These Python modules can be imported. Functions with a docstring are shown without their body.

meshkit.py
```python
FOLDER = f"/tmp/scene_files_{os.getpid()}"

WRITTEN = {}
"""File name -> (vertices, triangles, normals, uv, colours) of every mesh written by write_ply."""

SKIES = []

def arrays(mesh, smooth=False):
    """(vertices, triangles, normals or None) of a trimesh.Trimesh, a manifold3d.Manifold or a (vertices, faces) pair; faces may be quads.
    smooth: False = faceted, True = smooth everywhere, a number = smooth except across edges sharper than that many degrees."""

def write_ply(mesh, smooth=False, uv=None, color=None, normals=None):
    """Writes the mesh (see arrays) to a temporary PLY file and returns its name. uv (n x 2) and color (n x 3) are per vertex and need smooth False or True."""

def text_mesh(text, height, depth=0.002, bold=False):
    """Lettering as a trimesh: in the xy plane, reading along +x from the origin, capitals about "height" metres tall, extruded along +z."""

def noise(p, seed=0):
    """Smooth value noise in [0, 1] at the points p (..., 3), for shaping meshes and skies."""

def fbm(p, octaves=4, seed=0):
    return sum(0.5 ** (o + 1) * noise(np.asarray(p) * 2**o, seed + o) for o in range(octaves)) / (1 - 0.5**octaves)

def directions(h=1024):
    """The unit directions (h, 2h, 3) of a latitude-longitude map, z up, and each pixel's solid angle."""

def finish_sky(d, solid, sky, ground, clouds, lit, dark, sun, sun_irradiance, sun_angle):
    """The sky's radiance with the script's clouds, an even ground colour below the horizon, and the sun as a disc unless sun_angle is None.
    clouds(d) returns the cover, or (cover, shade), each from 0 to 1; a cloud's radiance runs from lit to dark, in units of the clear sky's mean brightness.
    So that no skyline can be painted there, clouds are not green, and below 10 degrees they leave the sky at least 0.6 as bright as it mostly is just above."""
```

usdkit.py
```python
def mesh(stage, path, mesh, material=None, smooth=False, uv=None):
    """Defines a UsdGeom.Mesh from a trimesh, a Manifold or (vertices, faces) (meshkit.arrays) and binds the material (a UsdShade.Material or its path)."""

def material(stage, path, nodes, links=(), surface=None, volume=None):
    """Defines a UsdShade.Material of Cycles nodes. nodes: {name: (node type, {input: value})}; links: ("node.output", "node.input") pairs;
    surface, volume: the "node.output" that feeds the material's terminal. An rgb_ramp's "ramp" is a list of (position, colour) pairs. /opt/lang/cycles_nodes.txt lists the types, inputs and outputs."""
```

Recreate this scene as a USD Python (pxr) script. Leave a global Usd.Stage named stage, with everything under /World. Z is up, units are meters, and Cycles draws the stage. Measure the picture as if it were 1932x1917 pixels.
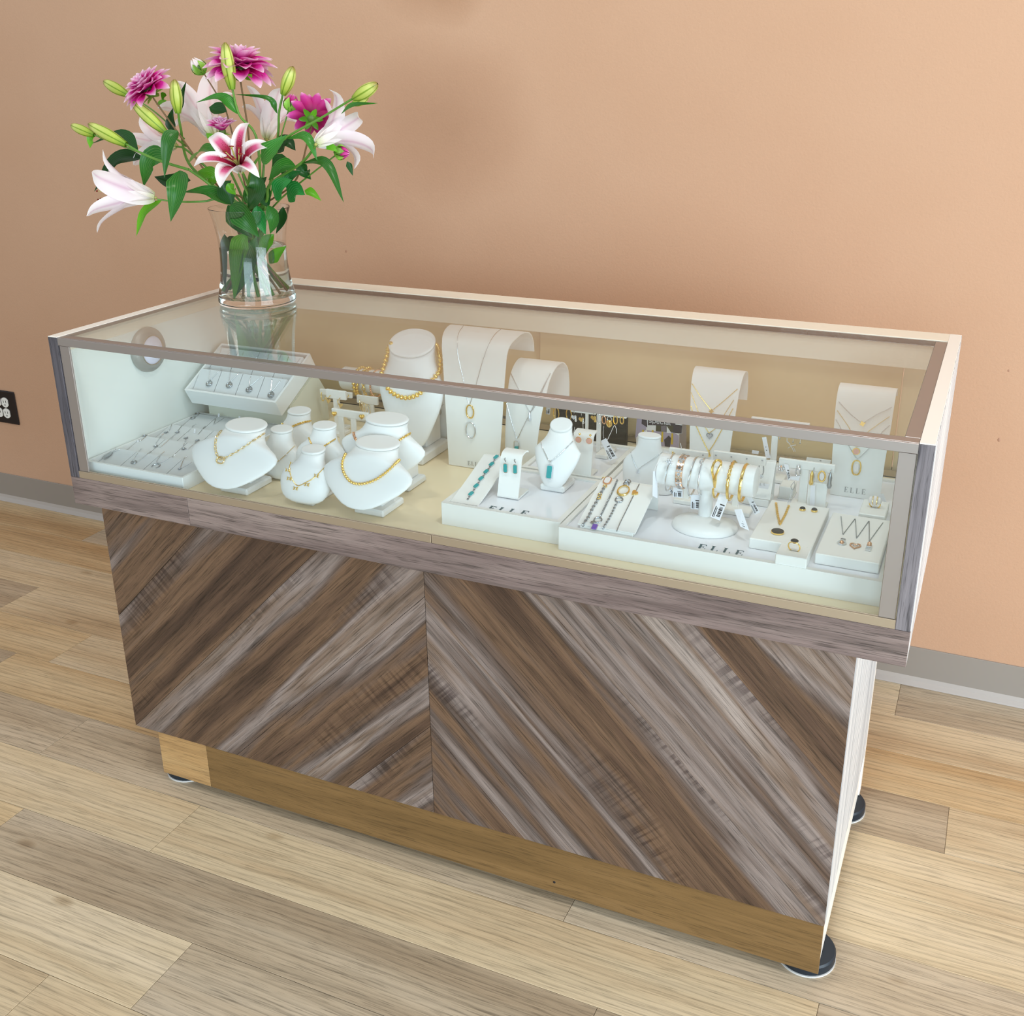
"""A glass-topped jewellery counter with a vase of lilies and dahlias against a peach wall."""
import math, random
import numpy as np
import trimesh, usdkit, meshkit
import shapely.geometry as sg
from pxr import Usd, UsdGeom, UsdLux, UsdShade, Gf, Sdf

stage = Usd.Stage.CreateInMemory()
UsdGeom.SetStageUpAxis(stage, "Z")
UsdGeom.SetStageMetersPerUnit(stage, 1.0)
WORLD = UsdGeom.Xform.Define(stage, "/World")
stage.SetDefaultPrim(WORLD.GetPrim())
rnd = random.Random(11)

# ------------------------------------------------------------------ camera (image 1932 x 1917)
CAM = np.array([1.5619, -1.3887, 1.4217])
YAW, PITCH, ROLL, FPX, PPX, PPY = -0.4096, 0.3603, -0.0031, 2010.05, 1005.14, 881.22
_f = np.array([math.sin(YAW) * math.cos(PITCH), math.cos(YAW) * math.cos(PITCH), -math.sin(PITCH)])
_r0 = np.array([math.cos(YAW), -math.sin(YAW), 0.0]); _u0 = np.cross(_r0, _f)
RIGHT = math.cos(ROLL) * _r0 + math.sin(ROLL) * _u0; UP = -math.sin(ROLL) * _r0 + math.cos(ROLL) * _u0
cam = UsdGeom.Camera.Define(stage, "/World/camera")
m = np.eye(4); m[0, :3], m[1, :3], m[2, :3], m[3, :3] = RIGHT, UP, -_f, CAM
cam.AddTransformOp().Set(Gf.Matrix4d(*m.ravel().tolist()))
HAP = 36.0
cam.CreateHorizontalApertureAttr(HAP); cam.CreateVerticalApertureAttr(HAP * 1917 / 1932)
cam.CreateFocalLengthAttr(FPX / 1932 * HAP)
cam.CreateHorizontalApertureOffsetAttr((966 - PPX) / 1932 * HAP)
cam.CreateVerticalApertureOffsetAttr((PPY - 958.5) / 1932 * HAP)
cam.CreateClippingRangeAttr(Gf.Vec2f(0.05, 100))
EXPOSURE = -0.04
cam.CreateExposureAttr(EXPOSURE)

# ------------------------------------------------------------------ light: soft room light, shop windows, ceiling lamps
dome = UsdLux.DomeLight.Define(stage, "/World/room_light")
dome.CreateIntensityAttr(0.20); dome.CreateColorAttr(Gf.Vec3f(0.97, 0.985, 1.0))


def lamp(name, pos, aim, w, h, power, color):
    L = UsdLux.RectLight.Define(stage, "/World/" + name)
    L.CreateWidthAttr(w); L.CreateHeightAttr(h); L.CreateIntensityAttr(power); L.CreateColorAttr(Gf.Vec3f(*color))
    d = np.array(aim, float) - np.array(pos, float); d /= np.linalg.norm(d)
    x = np.cross(d, [0, 0, 1.0]); x = np.array([1.0, 0, 0]) if np.linalg.norm(x) < 1e-4 else x / np.linalg.norm(x)
    y = np.cross(x, d)
    M = np.eye(4); M[0, :3], M[1, :3], M[2, :3], M[3, :3] = x, y, -d, pos
    L.AddTransformOp().Set(Gf.Matrix4d(*M.ravel().tolist()))


lamp("shop_window_right", (4.8, -1.7, 1.15), (1.3, 0.8, 0.5), 3.2, 2.2, 8.5, (0.80, 0.92, 1.0))
lamp("shop_window_front", (1.7, -5.0, 1.5), (1.0, 0.2, 0.8), 3.0, 2.2, 4.2, (0.66, 0.88, 1.0))
lamp("ceiling_lamp_right", (1.65, -0.35, 2.95), (1.65, -0.35, 0), 0.22, 0.22, 84.0, (1.0, 0.96, 0.90))
lamp("ceiling_lamp_left", (0.45, -0.55, 2.95), (0.45, -0.55, 0), 0.22, 0.22, 58.0, (1.0, 0.93, 0.82))


# ------------------------------------------------------------------ helpers
def ph(k, x, y):
    """A place in the photograph (pixels) from a place in one of the enlarged crops studied while measuring."""
    a, b, s = {1: (100, 50, 2.9273), 2: (90, 580, 3.5127), 3: (360, 600, 3.864), 4: (600, 590, 3.7154), 5: (820, 720, 4.025), 6: (1050, 780, 4.493), 7: (1280, 680, 3.424),
               8: (590, 670, 11.98), 9: (1020, 750, 9.66), 10: (1180, 760, 13.8), 11: (1400, 790, 8.782), 12: (1220, 840, 8.05), 13: (1080, 880, 11.365),
               14: (1540, 720, 7.99), 15: (190, 750, 9.2), 16: (120, 70, 6.44), 17: (330, 70, 8.4), 18: (520, 130, 7.1), 19: (120, 220, 6.9), 20: (330, 200, 8.05), 21: (370, 360, 7.374), 0: (0, 0, 1)}[k]
    return a + x / s, b + y / s


def ray(x, y):
    return _f + RIGHT * (x - PPX) / FPX - UP * (y - PPY) / FPX


def at(k, x, y, X=None, Y=None, Z=None):
    """The measured point of the place where the plane X, Y or Z = const stands behind a spot of the photograph."""
    d = ray(*ph(k, x, y))
    t = (Z - CAM[2]) / d[2] if Z is not None else (Y - CAM[1]) / d[1] if Y is not None else (X - CAM[0]) / d[0]
    return CAM + t * d


_names = {}


def path_of(parent, name):
    base = "/World" if parent is None else parent.path
    n = _names.get((base, name), 0); _names[(base, name)] = n + 1
    return f"{base}/{name}" if n == 0 else f"{base}/{name}_{n:03d}"


class Node:
    def __init__(self, path, loc, prim): self.path, self.loc, self.prim = path, np.array(loc, float), prim


def tag(prim, label=None, cat=None, group=None, kind=None):
    for k, v in (("label", label), ("category", cat), ("group", group), ("kind", kind)):
        if v: prim.SetCustomDataByKey(k, v)


def thing(name, label, cat, loc=(0, 0, 0), group=None, kind=None):
    p = path_of(None, name)
    x = UsdGeom.Xform.Define(stage, p); x.AddTranslateOp().Set(Gf.Vec3d(*map(float, loc)))
    tag(x.GetPrim(), label, cat, group, kind)
    return Node(p, loc, x.GetPrim())


def part(parent, name, mesh, mat, smooth=35, label=None, kind=None, cat=None, group=None):
    """One mesh, given in world coordinates, under its thing (or at top level when parent is None)."""
    p = path_of(parent, name)
    loc = parent.loc if parent is not None else np.zeros(3)
    mesh = mesh.copy(); mesh.apply_translation(-loc)
    g = usdkit.mesh(stage, p, mesh, mat, smooth=smooth)
    tag(g.GetPrim(), label, cat, group, kind)
    return Node(p, loc, g.GetPrim())


def cat_(ms): return trimesh.util.concatenate([x for x in ms if x is not None])


def box(x0, x1, y0, y1, z0, z1, c=0.0):
    """A box, its edges chamfered by c."""
    if c <= 0:
        b = trimesh.creation.box([x1 - x0, y1 - y0, z1 - z0]); b.apply_translation([(x0 + x1) / 2, (y0 + y1) / 2, (z0 + z1) / 2]); return b
    P = []
    for x, sx in ((x0, 1), (x1, -1)):
        for y, sy in ((y0, 1), (y1, -1)):
            for z, sz in ((z0, 1), (z1, -1)):
                P += [(x + sx * c, y + sy * c, z), (x + sx * c, y, z + sz * c), (x, y + sy * c, z + sz * c)]
    return trimesh.convex.convex_hull(np.array(P))


def turn(mesh, R, about=(0, 0, 0)):
    mesh = mesh.copy(); a = np.array(about, float)
    mesh.vertices = (np.asarray(mesh.vertices) - a) @ np.array(R).T + a
    return mesh


def rot(axis, deg):
    return trimesh.transformations.rotation_matrix(math.radians(deg), axis)[:3, :3]


def frame(d, up=(0, 0, 1)):
    """Columns: side, normal, forward for the direction d."""
    d = np.array(d, float); d /= np.linalg.norm(d)
    s = np.cross(d, up)
    if np.linalg.norm(s) < 1e-6: s = np.cross(d, (1, 0, 0.01))
    s /= np.linalg.norm(s); n = np.cross(s, d)
    return np.stack([s, n, d], 1)


def grid(P, close_u=False, caps=False):
    """A quad grid of points P[v][u] as triangles."""
    P = np.asarray(P, float); nv, nu = P.shape[:2]
    F = []
    for v in range(nv - 1):
        for u in range(nu if close_u else nu - 1):
            a, b = v * nu + u, v * nu + (u + 1) % nu
            c, d = a + nu, b + nu
            F += [(a, b, d), (a, d, c)]
    V = P.reshape(-1, 3)
    if caps:
        n = len(V); V = np.vstack([V, P[0].mean(0), P[-1].mean(0)])
        for u in range(nu):
            w = (u + 1) % nu
            F += [(n, w, u), (n + 1, (nv - 1) * nu + u, (nv - 1) * nu + w)]
    return trimesh.Trimesh(V, F, process=False)


def lathe(prof, c=(0, 0, 0), n=40, sx=1.0, sy=1.0):
    """Revolves (radius, height) pairs round z; ends that do not meet the axis stay open."""
    a = np.linspace(0, 2 * np.pi, n, endpoint=False)
    P = [[(max(r, 1e-5) * math.cos(t) * sx, max(r, 1e-5) * math.sin(t) * sy, z) for t in a] for r, z in prof]
    g = grid(P, close_u=True); g.apply_translation(c)
    return g


def smooth_path(P, n):
    """n points along a Catmull-Rom curve through P."""
    P = np.asarray(P, float)
    if len(P) == 2: return P[0] + (P[1] - P[0]) * np.linspace(0, 1, n)[:, None]
    Q = np.vstack([2 * P[0] - P[1], P, 2 * P[-1] - P[-2]])
    out = []
    for s in np.linspace(0, len(P) - 1, n):
        i = min(int(s), len(P) - 2); t = s - i
        a, b, c, d = Q[i], Q[i + 1], Q[i + 2], Q[i + 3]
        out.append(0.5 * (2 * b + (c - a) * t + (2 * a - 5 * b + 4 * c - d) * t * t + (3 * b - a - 3 * c + d) * t ** 3))
    return np.array(out)


def resample(P, step):
    P = np.asarray(P, float); L = np.r_[0, np.cumsum(np.linalg.norm(np.diff(P, axis=0), axis=1))]
    n = max(2, int(L[-1] / step) + 1); s = np.linspace(0, L[-1], n)
    return np.stack([np.interp(s, L, P[:, i]) for i in range(3)], 1)


def tube(P, r, n=8, closed=False, flat=1.0):
    """A tube of radius r (one number or one per point) along P; flat squashes it along its normal."""
    P = np.asarray(P, float); N = len(P); r = np.broadcast_to(r, N)
    T = np.gradient(P, axis=0) if not closed else np.roll(P, -1, 0) - np.roll(P, 1, 0)
    T /= np.maximum(np.linalg.norm(T, axis=1), 1e-9)[:, None]
    u = np.cross(T[0], (0, 0, 1)); u = np.cross(T[0], (1, 0, 0)) if np.linalg.norm(u) < 1e-3 else u
    u /= np.linalg.norm(u); rings = []
    a = np.linspace(0, 2 * np.pi, n, endpoint=False)
    for i in range(N):
        u = u - T[i] * (u @ T[i]); u /= max(np.linalg.norm(u), 1e-9); v = np.cross(T[i], u)
        rings.append(P[i] + r[i] * (np.cos(a)[:, None] * u + flat * np.sin(a)[:, None] * v))
    if closed: rings.append(rings[0])
    return grid(rings, close_u=True, caps=not closed)


def beads(P, r, pitch, neck=0.22, n=9, per=8):
    """A string of beads as one skin: a tube that swells once every pitch."""
    per = 8; P = resample(P, pitch / per)
    ph_ = (np.arange(len(P)) % per) / per
    return tube(P, r * np.maximum(neck, np.abs(np.sin(np.pi * (ph_ + 0.5 / per))) ** 0.75), n)


def twist(P, r, pitch, n=6):
    """A rope chain: two wound strands."""
    P = resample(P, pitch / 6); T = np.gradient(P, axis=0); T /= np.linalg.norm(T, axis=1)[:, None]
    u = np.cross(T, (0.3, 0.2, 1)); u /= np.linalg.norm(u, axis=1)[:, None]; v = np.cross(T, u)
    a = np.arange(len(P)) * 2 * np.pi / 6 / 2
    return cat_([tube(P + 0.6 * r * (np.cos(a + k)[:, None] * u + np.sin(a + k)[:, None] * v), r * 0.62, n) for k in (0, math.pi)])


def links(P, length, width, wire, n=10, k=5, lift=None):
    """Oval chain links along P, every second one turned on its side."""
    P = resample(P, length * 0.78); out = []
    for i in range(len(P) - 1):
        c = (P[i] + P[i + 1]) / 2; d = P[i + 1] - P[i]
        F = frame(d, (0.1, -0.6, 0.8) if lift is None else lift)
        s, nrm, fwd = F.T
        if i % 2: s = (s + nrm * 1.2) / math.hypot(1, 1.2)
        a = np.linspace(0, 2 * np.pi, n, endpoint=False)
        L = c + np.cos(a)[:, None] * fwd * length / 2 + np.sin(a)[:, None] * s * width / 2
        out.append(tube(L, wire, k, closed=True))
    return cat_(out)


def ring(c, d, R, r, n=28, k=8, sx=1.0, up=(0, 0, 1)):
    """A ring round the direction d; sx stretches it sideways."""
    s, nrm, _ = frame(d, up).T
    a = np.linspace(0, 2 * np.pi, n, endpoint=False)
    return tube(np.array(c) + R * (sx * np.cos(a)[:, None] * s + np.sin(a)[:, None] * nrm), r, k, closed=True)


def ball(c, r, sub=2, scale=(1, 1, 1), R=None):
    b = trimesh.creation.icosphere(sub, 1.0); b.apply_scale(np.array(scale, float) * r)
    if R is not None: b = turn(b, R)
    b.apply_translation(c); return b


def slab(poly, c, F, t, bevel=0.0):
    """A flat outline (2-D points) of thickness t, its plane spanned by the columns 0 and 1 of F, standing out along column 2."""
    g = trimesh.creation.extrude_polygon(poly if hasattr(poly, "exterior") else sg.Polygon(poly), t)
    V = np.asarray(g.vertices)
    g.vertices = np.array(c) + V[:, :1] * F[:, 0] + V[:, 1:2] * F[:, 1] + V[:, 2:] * F[:, 2]
    if np.linalg.det(F) < 0: g.invert()
    return g


def rounded(w, h, r, n=6):
    return sg.box(-w / 2 + r, -h / 2 + r, w / 2 - r, h / 2 - r).buffer(r, n)


def star(n, R, r, a0=math.pi / 2):
    return [((R if i % 2 == 0 else r) * math.cos(a0 + i * math.pi / n), (R if i % 2 == 0 else r) * math.sin(a0 + i * math.pi / n)) for i in range(2 * n)]


def heart(s):
    t = np.linspace(0, 2 * np.pi, 28, endpoint=False)
    return np.stack([16 * np.sin(t) ** 3, 13 * np.cos(t) - 5 * np.cos(2 * t) - 2 * np.cos(3 * t) - np.cos(4 * t)], 1) * s / 16


MISSED = []


def drape(meshes, pts, k, off=0.0008):
    """Lays a line studied in the photograph onto the surface that carries it: the first hit of each sight line, lifted by off."""
    mesh = meshes if isinstance(meshes, trimesh.Trimesh) else cat_(meshes)
    V, Fc = np.asarray(mesh.vertices), np.asarray(mesh.faces)
    A, E1, E2 = V[Fc[:, 0]], V[Fc[:, 1]] - V[Fc[:, 0]], V[Fc[:, 2]] - V[Fc[:, 0]]
    N = np.cross(E1, E2); N /= np.maximum(np.linalg.norm(N, axis=1), 1e-12)[:, None]
    out = []
    for x, y in pts:
        d = ray(*ph(k, x, y)); p = np.cross(d, E2); det = (E1 * p).sum(1); inv = 1 / np.where(np.abs(det) < 1e-14, 1e-14, det)
        s = CAM - A; u = (s * p).sum(1) * inv; q = np.cross(s, E1); v = (q @ d) * inv; t = (E2 * q).sum(1) * inv
        ok = (u >= -1e-6) & (v >= -1e-6) & (u + v <= 1 + 1e-6) & (t > 0.1)
        if ok.any():
            i = np.where(ok)[0][np.argmin(t[ok])]; n = N[i] if N[i] @ d < 0 else -N[i]
            out.append(CAM + t[i] * d + n * off)
    if not out:  # beside the carrier: the nearest place on it
        x, y = pts[len(pts) // 2]; d = ray(*ph(k, x, y)); d /= np.linalg.norm(d); w = V - CAM
        out = [V[np.argmin(np.linalg.norm(w - (w @ d)[:, None] * d, axis=1))] - d * off] * min(2, len(pts)); out[-1] = out[-1] + [0.001, 0, 0]
        MISSED.append((k, x, y))
    return np.array(out)


def dense(pts, n=4):
    """The polyline pts as a smooth denser one (2-D)."""
    return smooth_path(np.c_[np.asarray(pts, float), np.zeros(len(pts))], n * (len(pts) - 1) + 1)[:, :2]


def straight(pts, n=6):
    P = np.asarray(pts, float); return np.vstack([P[i] + (P[i + 1] - P[i]) * np.linspace(0, 1, n, endpoint=False)[:, None] for i in range(len(P) - 1)] + [P[-1:]])


def text(s, h, c, F, t=0.0004):
    g = meshkit.text_mesh(s, h)
    g = g if isinstance(g, trimesh.Trimesh) else trimesh.Trimesh(*meshkit.arrays(g)[:2])
    V = np.asarray(g.vertices); V = V - [V[:, 0].min(), V[:, 1].min(), V[:, 2].min()]
    V[:, 2] *= t / max(V[:, 2].max(), 1e-9)
    return trimesh.Trimesh(np.array(c) + V[:, :1] * F[:, 0] + V[:, 1:2] * F[:, 1] + V[:, 2:] * F[:, 2], g.faces, process=False)


# ------------------------------------------------------------------ materials
MATS = {}


def mat(name, nodes, links=(), surface="p.BSDF"):
    MATS[name] = usdkit.material(stage, "/World/Looks/" + name, nodes, links, surface=surface); return MATS[name]


def plain(name, color, rough=0.5, metal=0.0, spec=0.5, **kw):
    return mat(name, {"p": ("principled_bsdf", dict(base_color=color, roughness=rough, metallic=metal, specular_ior_level=spec, **kw))})


def srgb(r, g, b):
    return tuple((c / 255 / 12.92) if c / 255 <= 0.04045 else ((c / 255 + 0.055) / 1.055) ** 2.4 for c in (r, g, b))


def wood(name, ramp, rot_axis="y_axis", angle=0.0, along=0.7, across=9.0, rough=0.42, fine=1.0, saw=0.0, axis=0, bumpy=0.25, wob=0.012, streak=0.35, swirl=0.0, band="z"):
    """Board grain running along axis 0 (x) or 2 (z) once turned by angle: broad tone zones, streaks, fine pores and, with swirl, cathedral figure. Every board takes its own stretch of wood."""
    def stretched(lo, hi): v = [hi] * 3; v[axis] = lo; return tuple(v)
    def ring_(lo, hi): v = [hi] * 3; v[axis] = lo; return tuple(v)
    nodes = {
        "geo": ("geometry", {}), "oi": ("object_info", {}), "off": ("vector_math", {"math_type": "scale", "vector1": (7.3, 3.1, 5.7)}),
        "r": ("vector_rotate", {"rotate_type": rot_axis, "angle": math.radians(angle)}), "addr": ("vector_math", {"math_type": "add"}),
        "wob": ("noise_texture", {"scale": 3.0, "detail": 2.0}), "wm": ("mix", {"mix_type": "add", "fac": wob}),
        "m1": ("mapping", {"scale": stretched(along, across)}), "m2": ("mapping", {"scale": stretched(14.0, 420.0)}), "m5": ("mapping", {"scale": stretched(2.6, 70.0)}),
        "n1": ("noise_texture", {"scale": 1.0, "detail": 3.0, "roughness": 0.55, "distortion": 0.3}), "n2": ("noise_texture", {"scale": 1.0, "detail": 2.0, "roughness": 0.7}), "n5": ("noise_texture", {"scale": 1.0, "detail": 3.0, "roughness": 0.6, "distortion": 0.6}),
        "rp": ("rgb_ramp", {"ramp": ramp}), "fr": ("rgb_ramp", {"ramp": [(0.30, (1 - 0.55 * fine,) * 3), (0.47, (1, 1, 1)), (0.75, (1 + 0.14 * fine,) * 3)]}),
        "sr": ("rgb_ramp", {"ramp": [(0.28, (1 - streak,) * 3), (0.5, (1, 1, 1)), (0.72, (1 + 0.4 * streak,) * 3)]}),
        "mul": ("mix", {"mix_type": "multiply", "fac": 1.0}), "mu2": ("mix", {"mix_type": "multiply", "fac": 1.0}),
        "b": ("bump", {"strength": bumpy, "distance": 0.0012}), "p": ("principled_bsdf", {"roughness": rough, "specular_ior_level": 0.4})}
    L = [("oi.random", "off.scale"), ("geo.position", "r.vector"), ("r.vector", "wm.color1"), ("r.vector", "wob.vector"), ("wob.color", "wm.color2"), ("wm.color", "addr.vector1"), ("off.vector", "addr.vector2"),
         ("addr.vector", "m1.vector"), ("addr.vector", "m2.vector"), ("addr.vector", "m5.vector"), ("m1.vector", "n1.vector"), ("m2.vector", "n2.vector"), ("m5.vector", "n5.vector"), ("n1.fac", "rp.fac"), ("n2.fac", "fr.fac"), ("n5.fac", "sr.fac"),
         ("rp.color", "mu2.color1"), ("sr.color", "mu2.color2"), ("mu2.color", "mul.color1"), ("fr.color", "mul.color2"), ("n2.fac", "b.height"), ("b.normal", "p.normal")]
    last = "mul.color"
    if swirl:  # cathedral figure: wavy growth rings cut lengthwise
        nodes.update({"m6": ("mapping", {"scale": stretched(0.55, 9.0)}), "w6": ("wave_texture", {"wave_type": "bands", "bands_direction": band, "profile": "saw", "scale": 2.4, "distortion": 9.0, "detail": 2.0, "detail_scale": 1.0}), "r6": ("rgb_ramp", {"ramp": [(0.0, (1 - swirl,) * 3), (0.35, (1, 1, 1)), (1.0, (1, 1, 1))]}), "k6": ("mix", {"mix_type": "multiply", "fac": 1.0}),
                      "m7": ("mapping", {"scale": stretched(3.4, 7.0)}), "v7": ("voronoi_texture", {"scale": 1.0}), "r7": ("rgb_ramp", {"ramp": [(0.0, (0.42, 0.36, 0.30)), (0.055, (0.75, 0.70, 0.64)), (0.10, (1, 1, 1))]}), "k7": ("mix", {"mix_type": "multiply", "fac": 0.85})})
        L += [("addr.vector", "m6.vector"), ("m6.vector", "w6.vector"), ("w6.fac", "r6.fac"), (last, "k6.color1"), ("r6.color", "k6.color2"), ("addr.vector", "m7.vector"), ("m7.vector", "v7.vector"), ("v7.distance", "r7.fac"), ("k6.color", "k7.color1"), ("r7.color", "k7.color2")]; last = "k7.color"
    if saw:  # the dark cross-cut saw marks of the laminate
        nodes.update({"m3": ("mapping", {"scale": stretched(120.0, 5.0)}), "n3": ("noise_texture", {"scale": 1.0, "detail": 2.0}),
                      "m4": ("mapping", {"scale": stretched(2.0, 12.0), "location": (3.0, 1.0, 2.0)}), "n4": ("noise_texture", {"scale": 1.0, "detail": 1.0}),
                      "r3": ("rgb_ramp", {"ramp": [(0.46, (0, 0, 0)), (0.60, (1, 1, 1))]}), "r4": ("rgb_ramp", {"ramp": [(0.58, (0, 0, 0)), (0.70, (1, 1, 1))]}),
                      "sm": ("mix", {"mix_type": "multiply", "fac": 1.0}), "sb": ("rgb_to_bw", {}), "sf": ("math", {"math_type": "multiply", "value2": saw}),
                      "fin": ("mix", {"mix_type": "multiply", "color2": (0.38, 0.34, 0.36)})})
        L += [("addr.vector", "m3.vector"), ("m3.vector", "n3.vector"), ("addr.vector", "m4.vector"), ("m4.vector", "n4.vector"), ("n3.fac", "r3.fac"), ("n4.fac", "r4.fac"),
              ("r3.color", "sm.color1"), ("r4.color", "sm.color2"), ("sm.color", "sb.color"), ("sb.val", "sf.value1"), ("sf.value", "fin.fac"), (last, "fin.color1")]; last = "fin.color"
    return mat(name, nodes, L + [(last, "p.base_color")])


# peach paint; two soft browner smudges mixed into its colour high on the wall
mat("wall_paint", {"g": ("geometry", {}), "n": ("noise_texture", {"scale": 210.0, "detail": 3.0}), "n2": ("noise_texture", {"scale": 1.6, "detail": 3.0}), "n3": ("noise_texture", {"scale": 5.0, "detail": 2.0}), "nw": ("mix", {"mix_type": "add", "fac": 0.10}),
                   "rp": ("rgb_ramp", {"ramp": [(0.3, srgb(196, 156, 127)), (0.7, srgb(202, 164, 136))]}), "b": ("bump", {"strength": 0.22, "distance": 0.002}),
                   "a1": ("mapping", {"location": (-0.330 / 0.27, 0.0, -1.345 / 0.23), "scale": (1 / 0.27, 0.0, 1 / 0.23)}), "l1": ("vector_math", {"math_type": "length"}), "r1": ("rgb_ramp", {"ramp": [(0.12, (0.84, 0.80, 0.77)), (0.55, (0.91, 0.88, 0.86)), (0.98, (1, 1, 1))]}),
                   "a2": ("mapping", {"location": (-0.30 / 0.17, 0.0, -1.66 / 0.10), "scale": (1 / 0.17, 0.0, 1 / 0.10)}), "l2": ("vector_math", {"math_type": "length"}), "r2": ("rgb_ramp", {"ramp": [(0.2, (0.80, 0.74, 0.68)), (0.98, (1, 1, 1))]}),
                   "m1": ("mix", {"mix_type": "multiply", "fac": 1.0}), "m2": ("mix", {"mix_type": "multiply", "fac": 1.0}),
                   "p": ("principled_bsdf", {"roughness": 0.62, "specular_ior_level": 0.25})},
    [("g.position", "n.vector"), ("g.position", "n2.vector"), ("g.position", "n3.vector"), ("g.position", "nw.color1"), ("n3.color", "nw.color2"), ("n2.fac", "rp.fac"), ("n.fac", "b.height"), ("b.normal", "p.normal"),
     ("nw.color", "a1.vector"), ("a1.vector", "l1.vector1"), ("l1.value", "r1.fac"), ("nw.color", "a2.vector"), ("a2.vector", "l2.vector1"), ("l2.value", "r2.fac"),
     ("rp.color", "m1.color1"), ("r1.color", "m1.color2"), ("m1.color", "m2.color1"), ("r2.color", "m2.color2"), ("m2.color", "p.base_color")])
FL = dict(along=0.8, across=8.0, rough=0.36, bumpy=0.2, streak=0.16, swirl=0.26, band="y")
wood("floor_oak", [(0.32, srgb(196, 170, 134)), (0.5, srgb(214, 194, 160)), (0.7, srgb(222, 204, 174))], "z_axis", 0, fine=0.60, **FL)
wood("floor_oak_grey", [(0.32, srgb(170, 150, 124)), (0.5, srgb(190, 172, 146)), (0.7, srgb(204, 188, 164))], "z_axis", 0, fine=0.75, **FL)
wood("floor_oak_warm", [(0.32, srgb(186, 152, 108)), (0.5, srgb(208, 180, 138)), (0.7, srgb(218, 196, 158))], "z_axis", 0, fine=0.60, **FL)
CHEV = [(0.28, srgb(54, 40, 34)), (0.38, srgb(92, 70, 56)), (0.46, srgb(116, 90, 70)), (0.52, srgb(100, 84, 76)), (0.58, srgb(144, 130, 124)), (0.64, srgb(122, 102, 88)), (0.72, srgb(164, 150, 142))]
CV = dict(along=0.8, across=11.0, fine=1.0, saw=0.8, streak=0.42, swirl=0.22, bumpy=0.35)
wood("chevron_rising", CHEV, "y_axis", 45, **CV)
wood("chevron_falling", CHEV, "y_axis", -45, **CV)
APR = [(0.3, srgb(98, 82, 80)), (0.5, srgb(130, 114, 110)), (0.7, srgb(154, 138, 132))]
wood("apron_laminate", APR, along=1.5, across=14.0, fine=1.1, streak=0.4, bumpy=0.35)
wood("stile_laminate", [(0.3, srgb(78, 76, 84)), (0.5, srgb(110, 106, 112)), (0.7, srgb(140, 134, 138))], along=1.5, across=14.0, fine=1.1, axis=2, streak=0.4)
wood("kick_oak", [(0.3, srgb(112, 85, 50)), (0.55, srgb(130, 100, 61)), (0.75, srgb(140, 109, 70))], along=1.2, across=16.0, fine=0.7, streak=0.2)
wood("kick_oak_light", [(0.3, srgb(160, 124, 80)), (0.55, srgb(186, 148, 100)), (0.75, srgb(200, 166, 118))], along=1.2, across=16.0, fine=0.8, streak=0.3)
wood("whitewash_laminate", [(0.35, srgb(168, 172, 178)), (0.5, srgb(212, 214, 216)), (0.65, srgb(236, 236, 236))], along=0.5, across=42.0, fine=0.3, axis=2, streak=0.15)
plain("chip_brown", srgb(176, 136, 112), 0.7)
plain("cream_paint", srgb(240, 232, 214), 0.45)
plain("cream_melamine", srgb(226, 208, 172), 0.32)
plain("door_cream", srgb(214, 190, 146), 0.35)
plain("deck_cream", srgb(246, 228, 192), 0.4)
plain("side_lining", srgb(236, 240, 234), 0.4)
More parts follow.
